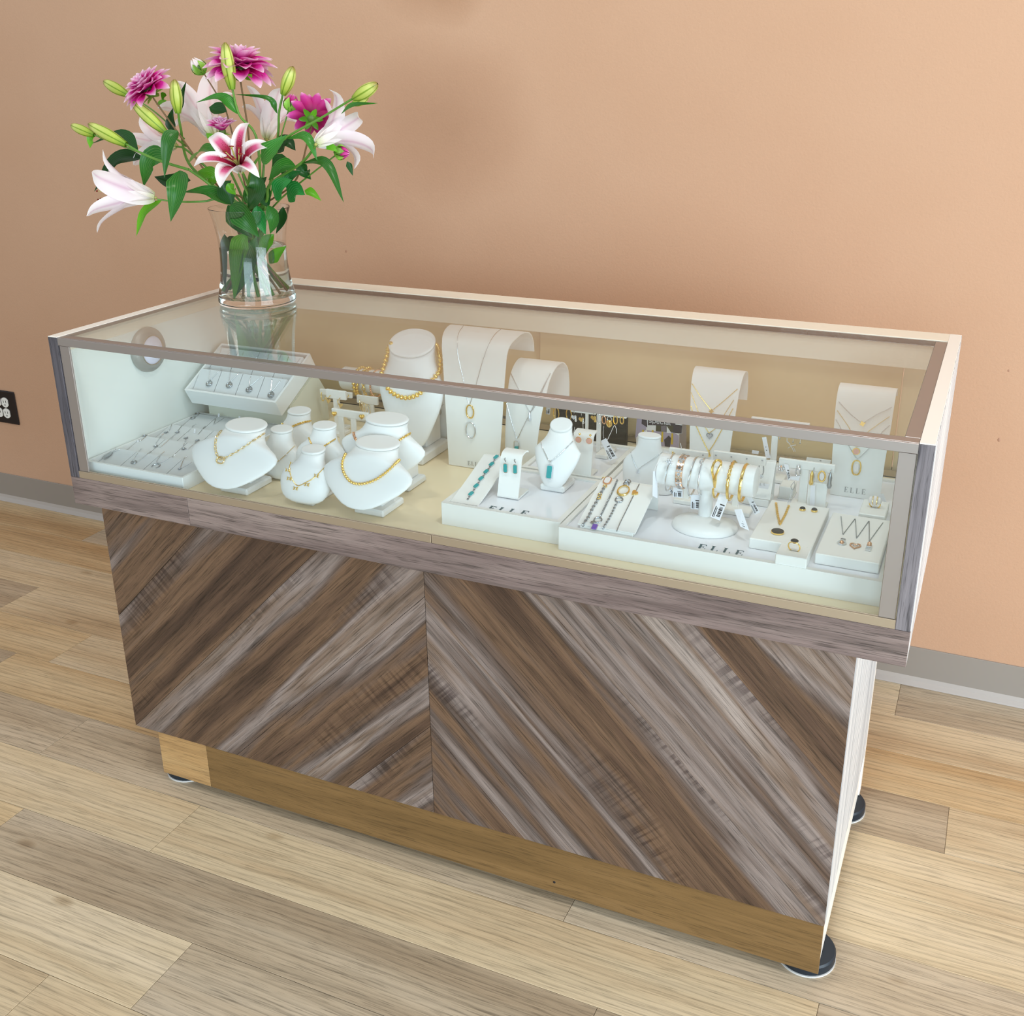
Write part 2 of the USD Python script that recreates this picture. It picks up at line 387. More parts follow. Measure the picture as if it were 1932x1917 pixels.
plain("cap_white", srgb(248, 244, 236), 0.4)
plain("champagne_metal", srgb(168, 162, 160), 0.38, 0.75)
plain("track_metal", srgb(186, 172, 152), 0.4, 0.7)
plain("vinyl_base", srgb(150, 142, 134), 0.5)
plain("vinyl_toe", srgb(178, 170, 164), 0.45)
plain("seam_black", srgb(26, 20, 24), 0.6)
plain("rubber_teal", srgb(22, 36, 48), 0.45)
plain("felt_white", srgb(226, 226, 224), 0.9)
plain("plate_bronze", srgb(44, 38, 40), 0.22, 0.6)
plain("outlet_white", srgb(236, 236, 232), 0.35)
plain("slot_dark", srgb(20, 20, 22), 0.6)
plain("satin_nickel", srgb(166, 164, 158), 0.4, 0.35)
plain("lens_frost", srgb(222, 220, 236), 0.25)


def pane(name, tint, ior=1.48):
    """Thin clear sheet: straight through, with Schlick's mirror share (the same from both faces)."""
    f0 = ((ior - 1) / (ior + 1)) ** 2
    return mat(name, {"t": ("transparent_bsdf", {"color": tint}), "g": ("glossy_bsdf", {"color": (1, 1, 1), "roughness": 0.0}), "w": ("layer_weight", {"blend": 0.5}),
                      "q": ("math", {"math_type": "power", "value2": 5.0}), "f": ("math", {"math_type": "multiply_add", "value2": 1 - f0, "value3": f0}), "m": ("mix_closure", {})},
               [("w.facing", "q.value1"), ("q.value", "f.value1"), ("f.value", "m.fac"), ("t.BSDF", "m.closure1"), ("g.BSDF", "m.closure2")], surface="m.closure")


pane("pane_glass", (0.955, 0.985, 0.993)); pane("vase_glass", (0.97, 0.985, 0.98), 1.45); pane("clear_plastic", (0.96, 0.97, 0.98), 1.4)
M = MATS

# ------------------------------------------------------------------ the setting
WY = 1.0546
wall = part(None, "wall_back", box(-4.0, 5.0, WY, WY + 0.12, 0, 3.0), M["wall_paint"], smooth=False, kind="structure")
for cx, cz, r_ in ((-0.043, 0.957, 0.0035), (1.622, 0.647, 0.0045), (1.619, 0.804, 0.003)):
    part(wall, "paint_chip", ball((cx, WY - 0.0002, cz), r_, 1, (0.7, 0.25, 1.0)), M["chip_brown"])
floor = part(None, "floor", box(-4.0, 5.0, -5.0, WY + 0.1, -0.05, -0.0045), M["floor_oak"], smooth=False, kind="structure")
seams = {-3: 0.446, -2: -0.113, -1: 0.214, 0: -0.233, 1: 0.62, 2: -0.52, 3: -0.873, 4: 0.05, 5: -0.71, 6: 0.24}
tone_of = {(6, 1): "floor_oak_grey", (5, 0): "floor_oak_warm", (5, 1): "floor_oak", (4, 1): "floor_oak_warm", (4, 0): "floor_oak", (3, -1): "floor_oak_grey", (3, 0): "floor_oak", (3, 1): "floor_oak_grey", (3, 2): "floor_oak", (2, -1): "floor_oak_warm", (2, 0): "floor_oak", (2, 1): "floor_oak", (1, -1): "floor_oak_warm", (1, 0): "floor_oak",
           (0, -1): "floor_oak_grey", (0, 0): "floor_oak_grey", (0, 1): "floor_oak_grey", (-1, -1): "floor_oak", (-1, 0): "floor_oak", (-1, 1): "floor_oak_grey", (-2, -1): "floor_oak_warm", (-2, 0): "floor_oak_grey", (-3, -1): "floor_oak", (-3, 0): "floor_oak_grey", (-4, 0): "floor_oak"}
for k in range(-10, 7):
    y0, y1 = -0.005 + 0.15 * k, -0.005 + 0.15 * (k + 1)
    s = seams.get(k, rnd.uniform(-1.2, 0)); i0 = math.floor((-2.1 - s) / 1.25)
    for i in range(i0, i0 + 5):
        x0, x1 = s + 1.25 * i, s + 1.25 * (i + 1)
        part(floor, "plank", box(x0 + 0.0004, x1 - 0.0004, y0 + 0.0004, min(y1, WY + 0.02) - 0.0004, -0.0044, 0.0, 0.0006), M[tone_of.get((k, i), ("floor_oak", "floor_oak_grey", "floor_oak_warm")[(k * 5 + i * 2) % 3])], smooth=False)
bb = part(None, "baseboard_back", box(-4.0, 5.0, WY - 0.004, WY + 0.001, 0.0005, 0.1016, 0.001), M["vinyl_base"], smooth=False, kind="structure")
toe = np.array([(-4.0, WY - 0.004, 0.022), (-4.0, WY - 0.0065, 0.012), (-4.0, WY - 0.014, 0.004), (-4.0, WY - 0.016, 0.0006), (-4.0, WY - 0.003, 0.0006)])
part(bb, "cove_toe", grid([toe, toe + [9, 0, 0]], close_u=True, caps=True), M["vinyl_toe"], smooth=False)

# the outlet by the counter's left end
o = thing("wall_outlet", "dark bronze wall outlet plate with white sockets at the left edge", "outlet", (-1.44, WY, 0.351))
pl = box(-1.50, -1.381, WY - 0.006, WY, 0.293, 0.409, 0.003)
part(o, "cover_plate", pl, M["plate_bronze"])
for cx in (-1.4265, -1.4605):
    for cz in (0.369, 0.331):
        prof = sg.Point(0, 0).buffer(0.0172).intersection(sg.box(-0.0145, -0.02, 0.0145, 0.02))
        F = np.array([[1, 0, 0], [0, 0, -1], [0, 1, 0]], float)
        r_ = part(o, "receptacle", slab(prof, (cx, WY - 0.0058, cz), F, 0.0026), M["outlet_white"])
        part(r_, "slot", cat_([box(cx + a - 0.001, cx + a + 0.001, WY - 0.0086, WY - 0.0083, cz - 0.001, cz + 0.007) for a in (-0.0055, 0.0055)] + [box(cx - 0.002, cx + 0.002, WY - 0.0086, WY - 0.0083, cz - 0.0105, cz - 0.0065)]), M["slot_dark"], kind="stuff")
    part(o, "plate_screw", ball((cx, WY - 0.0062, 0.35), 0.0022, 1), M["satin_nickel"])

# ------------------------------------------------------------------ the counter
W, D, ZT, ZB, ZS = 1.524, 0.645, 0.965, 0.637, 0.692
DECK = 0.695
case = thing("display_counter", "long glass-topped jewellery counter with chevron wood front", "display counter", (W / 2, D / 2, 0))
BX0, BX1, BY0, BY1 = 0.031, 1.4554, 0.036, 0.5576
part(case, "base_cabinet", cat_([box(BX0 + 0.001, BX1 - 0.003, BY0, BY1, 0.1225, ZB - 0.001), box(0.0905, BX1 - 0.003, BY0, BY1, 0.0235, 0.1220)]), M["cap_white"], smooth=False, kind="stuff")
sd = part(case, "side_laminate", box(BX1 - 0.003, BX1, BY0 + 0.0005, BY1 - 0.03, 0.122, ZB - 0.001, 0.0006), M["whitewash_laminate"], smooth=False)
part(sd, "back_edge_strip", box(BX1 - 0.003, BX1 - 0.0004, BY1 - 0.03, BY1, 0.024, ZB - 0.001), M["cap_white"], smooth=False)
PZ0, PZ1, MID = 0.1222, 0.6365, 0.7435
for side, (px0, px1, sgn, mname) in enumerate(((BX0, MID, 1, "chevron_rising"), (MID, BX1, -1, "chevron_falling"))):
    bp = part(case, "chevron_panel", box(px0 + 0.0006, px1 - 0.0006, BY0 - 0.001, BY0 - 0.0002, PZ0 + 0.0006, PZ1 - 0.0006), M["seam_black"], smooth=False)
    rect = sg.box(px0 + 0.0005, PZ0, px1 - 0.0005, PZ1)
    cs = [0.090 + 0.2615 * j for j in range(-4, 4)] if sgn > 0 else [1.310 + 0.261 * j for j in range(-4, 4)]
    for c0 in cs:
        c1 = c0 + 0.2613
        strip = sg.Polygon([(x, sgn * x + c) for x, c in ((-0.5, c0 + 0.0008), (2.5, c0 + 0.0008), (2.5, c1), (-0.5, c1))]).intersection(rect)
        if strip.is_empty or strip.area < 1e-4: continue
        F = np.array([[1, 0, 0], [0, 0, -1], [0, 1, 0]], float)
        part(bp, "plank", slab(strip, (0, BY0 - 0.001, 0), F, 0.0042), M[mname], smooth=False)
part(case, "kick_board", box(0.0897, 0.2135, BY0 - 0.0045, BY0 + 0.002, 0.0205, PZ0 - 0.0004, 0.0005), M["kick_oak_light"], smooth=False, label="short light oak piece at the left end of the kick strip")
kb = part(case, "kick_board", box(0.2139, BX1 - 0.0012, BY0 - 0.0045, BY0 + 0.002, 0.0205, PZ0 - 0.0004, 0.0005), M["kick_oak"], smooth=False)
part(kb, "screw", ball((0.985, BY0 - 0.0045, 0.045), 0.0026, 1, (1, 0.4, 1)), M["seam_black"])
for fx, fy in ((1.4265, 0.0862), (0.1135, 0.0862), (1.4225, 0.503), (0.1135, 0.503)):
    ft = part(case, "foot", lathe([(0, 0.0035), (0.0475, 0.0035), (0.0485, 0.006), (0.0485, 0.019), (0.046, 0.0225), (0, 0.0225)], (fx, fy, 0)), M["rubber_teal"])
    part(ft, "felt_pad", lathe([(0, 0.0002), (0.0492, 0.0002), (0.0495, 0.003), (0, 0.0034)], (fx, fy, 0)), M["felt_white"])
# upper case
part(case, "deck_panel", box(0.0005, W - 0.0005, 0.004, D - 0.002, ZB + 0.001, DECK), M["deck_cream"], smooth=False)
ap = part(case, "apron", box(0.0, 0.2765, -0.0015, 0.0035, ZB, ZS, 0.0006), M["apron_laminate"], smooth=False)
ap = part(case, "apron", box(0.2771, W, -0.0015, 0.0035, ZB, ZS, 0.0006), M["apron_laminate"], smooth=False)
for nm, x0, x1, lx0, lx1 in (("left", 0.0, 0.0215, 0.0215, 0.0228), ("right", 1.5035, 1.5232, 1.5022, 1.5035)):
    sp = part(case, "side_panel", box(x0 + 0.0003, x1, 0.0036, D, ZS - 0.05, ZT - 0.0016), M["cream_paint"], smooth=False)
    part(sp, "top_cap", box(x0, x1, -0.001, D, ZT - 0.0015, ZT, 0.0004), M["cap_white"], smooth=False)
    part(sp, "lining", box(lx0, lx1, 0.012, D - 0.03, DECK + 0.0002, ZT - 0.03), M["side_lining"], smooth=False)
    part(case, "front_stile", box(x0, x1, -0.0015, 0.0034, ZS + 0.0004, ZT - 0.0017, 0.0006), M["stile_laminate"], smooth=False)
part(case, "outer_laminate", box(W - 0.0007, W, 0.0036, D, ZB, ZT - 0.0018), M["whitewash_laminate"], smooth=False)
part(case, "corner_trim", box(0.0232, 0.046, 0.0004, 0.004, 0.7065, ZT - 0.0162, 0.0005), M["champagne_metal"], smooth=False)
part(case, "corner_trim", box(1.4795, 1.5018, 0.0004, 0.004, 0.7065, ZT - 0.0162, 0.0005), M["champagne_metal"], smooth=False)
part(case, "front_rail", cat_([box(0.0216, 1.5034, -0.001, 0.0024, ZT - 0.0158, ZT - 0.0018, 0.0006), box(0.0216, 1.5034, 0.0022, 0.021, ZT - 0.0042, ZT - 0.0012, 0.0006)]), M["champagne_metal"], smooth=False)
part(case, "side_trim", box(0.0216, 0.0268, 0.0215, 0.585, ZT - 0.006, ZT - 0.0008, 0.0006), M["champagne_metal"], smooth=False)
part(case, "side_trim", box(1.4835, 1.5034, 0.0215, 0.580, ZT - 0.004, ZT - 0.0008, 0.0006), M["champagne_metal"], smooth=False)
tr = part(case, "glass_track", cat_([box(0.0216, 0.7775, -0.001, 0.0016, ZS + 0.0002, 0.7060, 0.0004), box(0.7785, 1.5034, -0.001, 0.0016, ZS + 0.0002, 0.7060, 0.0004), box(0.0216, 1.5034, 0.0018, 0.0036, ZS + 0.0002, 0.7072, 0.0003)]), M["track_metal"], smooth=False, kind="stuff")
part(case, "front_glass", box(0.047, 1.4790, 0.0046, 0.0096, 0.6955, ZT - 0.0066), M["pane_glass"], smooth=False, label="clear front glass pane")
part(case, "top_glass", box(0.0268, 1.4834, 0.0212, 0.583, ZT - 0.0062, ZT - 0.0008), M["pane_glass"], smooth=False, label="clear glass top pane")
br = part(case, "back_rail", box(0.0216, 1.5034, 0.5865, D, 0.909, ZT, 0.0006), M["cream_paint"], smooth=False)
part(br, "rail_groove", box(0.03, 1.4900, 0.5832, 0.5862, ZT - 0.012, ZT - 0.002), M["seam_black"], smooth=False)
part(case, "sliding_door", box(0.0300, 0.7250, 0.614, 0.622, DECK + 0.008, 0.9085), M["door_cream"], smooth=False)
part(case, "sliding_door", box(0.7150, 1.4340, 0.602, 0.610, DECK + 0.008, 0.9085, 0.0008), M["door_cream"], smooth=False)
part(case, "door_stile", box(1.4352, 1.5030, 0.606, 0.640, DECK + 0.0002, 0.9088), M["cream_melamine"], smooth=False)
part(case, "door_track", cat_([box(0.0230, 1.5020, 0.592, 0.5955, DECK + 0.0002, DECK + 0.014), box(0.0230, 1.5020, 0.6115, 0.6128, DECK + 0.0002, DECK + 0.014), box(0.0230, 1.5020, 0.592, 0.626, DECK + 0.0002, DECK + 0.002)]), M["track_metal"], smooth=False, kind="stuff")


def puck(x, y, z, sx, label):
    t = thing("puck_light", label, "puck light", (x, y, z))
    F = np.array([[0, 0, sx], [1, 0, 0], [0, 1, 0]], float)

    def put(prof, **kw):
        g = lathe(prof, n=48); V = np.asarray(g.vertices)
        g.vertices = np.array([x, y, z]) + V[:, :1] * F[:, 0] + V[:, 1:2] * F[:, 1] + V[:, 2:] * F[:, 2]
        if np.linalg.det(F) < 0: g.invert()
        return g
    part(t, "housing", put([(0.044, 0.0), (0.0455, 0.004), (0.0445, 0.009), (0.0400, 0.0140), (0.0345, 0.0165), (0.0300, 0.0170), (0.0285, 0.0155)]), M["satin_nickel"])
    part(t, "lens", put([(0.0284, 0.0158), (0.022, 0.0190), (0.011, 0.0206), (0.0, 0.0210)]), M["lens_frost"])
    part(t, "lens_rim", put([(0.0302, 0.0168), (0.0298, 0.0182), (0.0286, 0.0180), (0.0282, 0.0152)]), M["track_metal"])


puck(0.0230, 0.213, 0.892, 1, "round satin nickel puck light stuck on the left side wall of the case")
puck(1.5020, 0.150, 0.862, -1, "puck light seen edge-on on the right side wall of the case")

# ------------------------------------------------------------------ inside the case: displays
plain("leatherette_white", srgb(238, 238, 236), 0.38, sheen_weight=0.0)
plain("tray_white", srgb(236, 238, 236), 0.42)
plain("pad_white", srgb(214, 217, 217), 0.6)
plain("card_white", srgb(240, 239, 234), 0.5)
plain("gloss_white", srgb(240, 241, 246), 0.12)
plain("riser_cream", srgb(226, 224, 206), 0.5)
plain("gold", (0.95, 0.66, 0.20), 0.16, 1.0)
plain("gold_pale", (0.95, 0.74, 0.36), 0.2, 1.0)
plain("rose_gold", (0.86, 0.50, 0.30), 0.22, 1.0)
plain("silver", (0.80, 0.81, 0.82), 0.2, 1.0)
plain("silver_dark", (0.40, 0.42, 0.44), 0.3, 1.0)
plain("teal_stone", srgb(20, 158, 160), 0.25)
plain("pearl", srgb(232, 226, 222), 0.2)
plain("pink_stone", srgb(224, 168, 148), 0.3)
plain("black_onyx", srgb(8, 8, 10), 0.22, spec=0.35)
plain("amethyst", srgb(112, 76, 178), 0.12)
plain("crystal", srgb(226, 230, 236), 0.08, 0.6)
plain("ink_black", srgb(30, 34, 42), 0.5)
plain("ink_teal", srgb(18, 74, 84), 0.45)
plain("ink_grey", srgb(150, 152, 150), 0.5)
plain("tag_white", srgb(236, 236, 240), 0.45)
plain("thread_white", srgb(228, 224, 222), 0.7)
plain("display_black", srgb(12, 14, 12), 0.6)
XF = np.eye(3)[:, [0, 2, 1]] * [1, 1, -1]            # a flat outline standing upright and facing the shop (-y)


def facing(yaw=0.0, lean=0.0):
    """Frame of an upright outline: columns right, up, out. lean tips it backwards."""
    a, l = math.radians(yaw), math.radians(lean)
    r = np.array([math.cos(a), math.sin(a), 0]); out0 = np.array([math.sin(a), -math.cos(a), 0])
    up = math.cos(l) * np.array([0, 0, 1.0]) - math.sin(l) * out0
    return np.stack([r, up, np.cross(r, up)], 1)


# ---- two necklace trays on the left
def tray(name, label, x0, x1, y0, y1, z0, h, R=None, about=None, rim=0.005, floor_h=0.010, mat_="tray_white", inner=None, group=None, mid=None):
    t = thing(name, label, "display tray", ((x0 + x1) / 2, (y0 + y1) / 2, z0), group)
    fix = (lambda g: turn(g, R, about)) if R is not None else (lambda g: g)
    out = sg.box(x0, y0, x1, y1).buffer(-0.002).buffer(0.002, 3); hole = sg.box(x0 + rim, y0 + rim, x1 - rim, y1 - rim)
    wall = trimesh.creation.extrude_polygon(out.difference(hole), h); wall.apply_translation([0, 0, z0])
    part(t, "rim", fix(wall), M[mat_], smooth=25)
    fl = box(x0 + rim + 0.0002, x1 - rim - 0.0002, y0 + rim + 0.0002, y1 - rim - 0.0002, z0, z0 + floor_h)
    part(t, "tray_floor", fix(fl), M[inner or mat_], smooth=False)
    t.floor = fix(fl)
    return t


def pads(t, x0, x1, y0, y1, nx, ny, zf, zb, R=None, about=None):
    """Sloping necklace pads, each with a card folded at its back edge."""
    out = []
    for j in range(ny):
        for i in range(nx):
            a, b = x0 + (x1 - x0) * i / nx + 0.0008, x0 + (x1 - x0) * (i + 1) / nx - 0.0008
            c, d = y0 + (y1 - y0) * j / ny + 0.0006, y0 + (y1 - y0) * (j + 1) / ny - 0.0012
            zz = min(zf, zb) - 0.002
            prof = [(c, zz), (c, zf), (d - 0.014, zb - 0.0006), (d - 0.0115, zb), (d - 0.010, zb - 0.0018), (d - 0.010, zz)]
            g = grid([[(a, y, z) for y, z in prof], [(b, y, z) for y, z in prof]], close_u=True, caps=True)
            g.fix_normals()
            if R is not None: g = turn(g, R, about)
            part(t, "pad", g, M["pad_white"], smooth=25); out.append(g)
    return cat_(out)


low = tray("necklace_tray", "white tray of silver necklaces lying flat in the front left corner", 0.0245, 0.2570, 0.0155, 0.345, DECK + 0.0003, 0.0262)
lowpads = pads(low, 0.0302, 0.2512, 0.0212, 0.3392, 4, 4, DECK + 0.0105, DECK + 0.0295)
TH = math.radians(28); RT = rot([1, 0, 0], 28); TA = (0.15, 0.306, 0.7555)
up_ = tray("necklace_tray", "white tray of silver medallion necklaces tilted up on a riser", 0.0385, 0.2695, 0.306, 0.455, 0.7555, 0.0372, RT, TA)
uppads = pads(up_, 0.0443, 0.2637, 0.3118, 0.4492, 4, 2, 0.7555 + 0.0215, 0.7555 + 0.0430, RT, TA)
rs = thing("tray_riser", "cream wedge riser under the tilted necklace tray", "riser", (0.15, 0.42, DECK))
wedge = [(0.3440, DECK + 0.0003), (0.3440, 0.7660), (0.4390, 0.8165), (0.478, 0.7600), (0.482, DECK + 0.0003)]
F_ = np.array([[0, 0, 1], [1, 0, 0], [0, 1, 0]], float)
part(rs, "body", slab([(y, z) for y, z in wedge], (0.050, 0, 0), F_, 0.2120), M["riser_cream"], smooth=False)
part(rs, "side_panel", slab(sg.Polygon([(y, z) for y, z in wedge]).buffer(-0.004), (0.262, 0, 0), F_, 0.0016), M["riser_cream"], smooth=False)


def necklace(name, label, carrier, line, k, r=0.0008, kind="thin", mat_="silver", off=0.0008, group=None, cat="necklace", n=5, closed_back=None, curve=False, pitch=0.003):
    pts = dense(line, n) if curve else straight(line, n)
    P = drape(carrier, pts, k, off)
    if closed_back is not None: P = np.vstack([P, closed_back(P)])
    t = thing(name, label, cat, P.mean(0), group)
    t.P = P
    if kind == "thin": g = tube(resample(P, 0.0025), r * (1 + 0.25 * np.sin(np.arange(len(resample(P, 0.0025))) * 2.6)), 6)
    elif kind == "rope": g = twist(P, r, pitch)
    elif kind == "beads": g = beads(P, r, pitch)
    else: g = links(P, *kind)
    t.chain = part(t, "chain", g, M[mat_], smooth=50, kind="stuff" if kind not in ("thin", "beads") else None)
    return t


def spot(carrier, k, x, y, off=0.001): return drape(carrier, [(x, y)], k, off)[0]


NUP = facing(0, 80)                                    # almost flat on a tray pad
def disc(t, name, c, F, r, h, mat_, inner=None, inner_mat=None, **kw):
    g = part(t, name, slab(sg.Point(0, 0).buffer(r, 10), c, F, h), M[mat_], **kw)
    if inner: part(g, "stone", slab(sg.Point(0, 0).buffer(inner, 8), c + F[:, 2] * h, F, h * 0.4), M[inner_mat])
    return g


def star_charm(t, carrier, k, x, y, s=0.0052, mat_="silver_dark"):
    c = spot(carrier, k, x, y)
    st = part(t, "star_charm", slab(star(5, s, s * 0.42, rnd.uniform(0, 2)), c, NUP, 0.0012), M[mat_])
    part(st, "stone", ball(c + NUP[:, 2] * 0.0014, s * 0.33, 1), M["crystal"])


LG, UG = "silver necklaces in the flat tray", "silver necklaces in the tilted tray"
t = necklace("silver_necklace", "silver necklace with a long leaf drop, front left pad of flat tray", lowpads, [(330, 822), (222, 945), (505, 858)], 15, group=LG)
c = spot(lowpads, 15, 215, 955); e = spot(lowpads, 15, 120, 1060)
part(t, "pendant", slab([(-0.001, 0), (0.001, 0), (0.0052, -0.012), (0.004, -0.021), (0, -0.027), (-0.004, -0.021), (-0.0052, -0.012)], c, NUP, 0.001), M["silver_dark"])
t = necklace("silver_necklace", "silver necklace with a round knot pendant on the flat tray's front row", lowpads, [(700, 890), (560, 1085), (600, 1130), (645, 1122), (870, 938)], 15, group=LG)
c = spot(lowpads, 15, 580, 1128); p_ = part(t, "pendant", ring(c, NUP[:, 2], 0.0052, 0.0012), M["silver_dark"])
part(p_, "knot", cat_([ring(c + NUP[:, 0] * a, NUP[:, 2], 0.0026, 0.0009, 14, 6) for a in (-0.0024, 0.0024)]), M["silver_dark"], kind="stuff")
t = necklace("silver_necklace", "silver necklace with an open crescent pendant on the flat tray's front row", lowpads, [(1105, 942), (1050, 985), (968, 1130), (1045, 1140), (1300, 992)], 15, group=LG)
c = spot(lowpads, 15, 960, 1195); a = np.linspace(-0.9, 4.0, 18)
part(t, "pendant", tube(c + 0.0075 * (np.cos(a)[:, None] * NUP[:, 0] + np.sin(a)[:, None] * NUP[:, 1]), 0.0005 + 0.0011 * np.sin(np.linspace(0, np.pi, 18)), 6), M["silver_dark"])
t = necklace("silver_necklace", "silver necklace with a tiny round drop, right end of flat tray's front row", lowpads, [(1500, 1025), (1450, 1055), (1385, 1225), (1410, 1228), (1700, 1062)], 15, group=LG)
c = spot(lowpads, 15, 1370, 1248); disc(t, "pendant", c, NUP, 0.0031, 0.001, "silver_dark", 0.0018, "crystal")
for lbl, ch, st in (("silver three-flower necklace, left pad in second row of flat tray", [(690, 600), (612, 705), (640, 745), (690, 762), (820, 655), (880, 612)], [(700, 562), (865, 632), (640, 745)]),
                    ("silver three-flower necklace, second pad in second row of flat tray", [(1120, 615), (1060, 660), (958, 800), (975, 855), (1040, 868), (1290, 645), (1345, 612)], [(1140, 612), (1335, 612), (955, 855)]),
                    ("silver three-flower necklace beside the nearest bust on the flat tray", [(1490, 715), (1428, 855), (1445, 905), (1510, 905), (1645, 790), (1690, 750)], [(1485, 712), (1682, 752), (1442, 900)])):
    t = necklace("flower_necklace", lbl, lowpads, ch, 15, group="three-flower silver necklaces")
    for x, y in st: star_charm(t, lowpads, 15, x, y)
t = necklace("silver_necklace", "plain silver chain, left pad in third row of flat tray", lowpads, [(1300, 362), (1260, 395), (1195, 575)], 15, group=LG)
t2 = necklace("silver_necklace", "silver chain pair, second pad in third row of flat tray", lowpads, [(1660, 462), (1600, 500), (1512, 605)], 15, group=LG)
part(t, "chain", tube(drape(lowpads, straight([(1500, 410), (1440, 450), (1340, 585)]), 15), 0.0008, 6), M["silver"])
part(t2, "chain", tube(drape(lowpads, straight([(1850, 488), (1800, 520), (1690, 645)]), 15), 0.0008, 6), M["silver"])
t = necklace("circle_necklace", "silver necklace with three open circles at the back of the flat tray", lowpads, [(1632, 200), (1612, 320), (1640, 345), (1690, 315), (1780, 238)], 15, group=LG)
for x, y in ((1628, 160), (1825, 205), (1602, 362)): part(t, "open_circle", ring(spot(lowpads, 15, x, y, 0.0014), NUP[:, 2], 0.0048, 0.0008, 20, 6), M["silver_dark"])
for i, (a, b, c_) in enumerate((((1135, 685), (1100, 780), (1215, 705)), ((1275, 710), (1235, 790), (1350, 730)), ((1420, 730), (1390, 800), (1500, 745)))):
    necklace("silver_necklace", ["silver chain at the back of the flat tray, next to the open circles", "silver chain at the back of the flat tray above the nearest bust's neck", "silver chain at the back right corner of the flat tray"][i], lowpads, [a, b, c_], 2, group=LG)
for i, (x, y, l, r_) in enumerate(((1072, 507, (1078, 402), (1150, 408)), (1205, 517, (1213, 420), (1275, 432)), (1337, 547, (1350, 445), (1420, 458)), (1482, 582, (1490, 458), (1555, 468)))):
    t = necklace("medallion_necklace", "silver round medallion necklace, " + ["first", "second", "third", "fourth"][i] + " from the left in the tilted tray", uppads, [l, (x - 2, y - 25), (x + 12, y - 28), r_], 2, group="silver medallion necklaces")
    c = spot(uppads, 2, x, y); F = facing(0, 55)
    d_ = part(t, "medallion", ring(c + F[:, 2] * 0.001, F[:, 2], 0.0062, 0.0013, 22, 6), M["silver_dark"])
    part(d_, "plate", slab(sg.Point(0, 0).buffer(0.0056, 8), c, F, 0.0009), M["silver"])
    part(d_, "heart", slab(heart(0.003), c + F[:, 2] * 0.0009, F, 0.0009), M["silver_dark"])
    part(d_, "bail", ring(c + F[:, 1] * 0.0092, F[:, 0], 0.0022, 0.0006, 12, 5), M["silver_dark"])
for i, (l, r_) in enumerate((((1155, 258), (1222, 272)), ((1310, 258), (1420, 282)), ((1475, 286), (1545, 300)), ((1605, 302), (1690, 316)))):
    t = necklace("silver_necklace", "silver chain on the back row of the tilted tray, " + ["left end", "second from the left", "third from the left", "right end"][i], uppads, [l, (l[0] - 18, l[1] + 62)], 2, group=UG)
    part(t, "chain", tube(drape(uppads, straight([r_, (r_[0] - 40, r_[1] + 58)]), 2), 0.0008, 6), M["silver"])
for i, (k, x, y) in enumerate(((15, 1632, 600), (15, 1665, 970), (15, 505, 790), (2, 1170, 672), (2, 1300, 695), (2, 1445, 715))):
    c = spot(cat_([lowpads, low.floor]), k, x, y + 20)
    g = thing("necklace_clip", "small clear clip on the flat tray " + ["behind the third flower necklace", "at the right end of the front row", "behind the front left pad", "at the back, left of three", "at the back, middle of three", "at the back right corner"][i], "clip", c, "clear clips on the tray pads")
    part(g, "tab", turn(box(c[0] - 0.002, c[0] + 0.002, c[1] - 0.0008, c[1] + 0.0008, c[2] - 0.001, c[2] + 0.008, 0.0004), rot([1, 0, 0], -20), c), M["tag_white"])


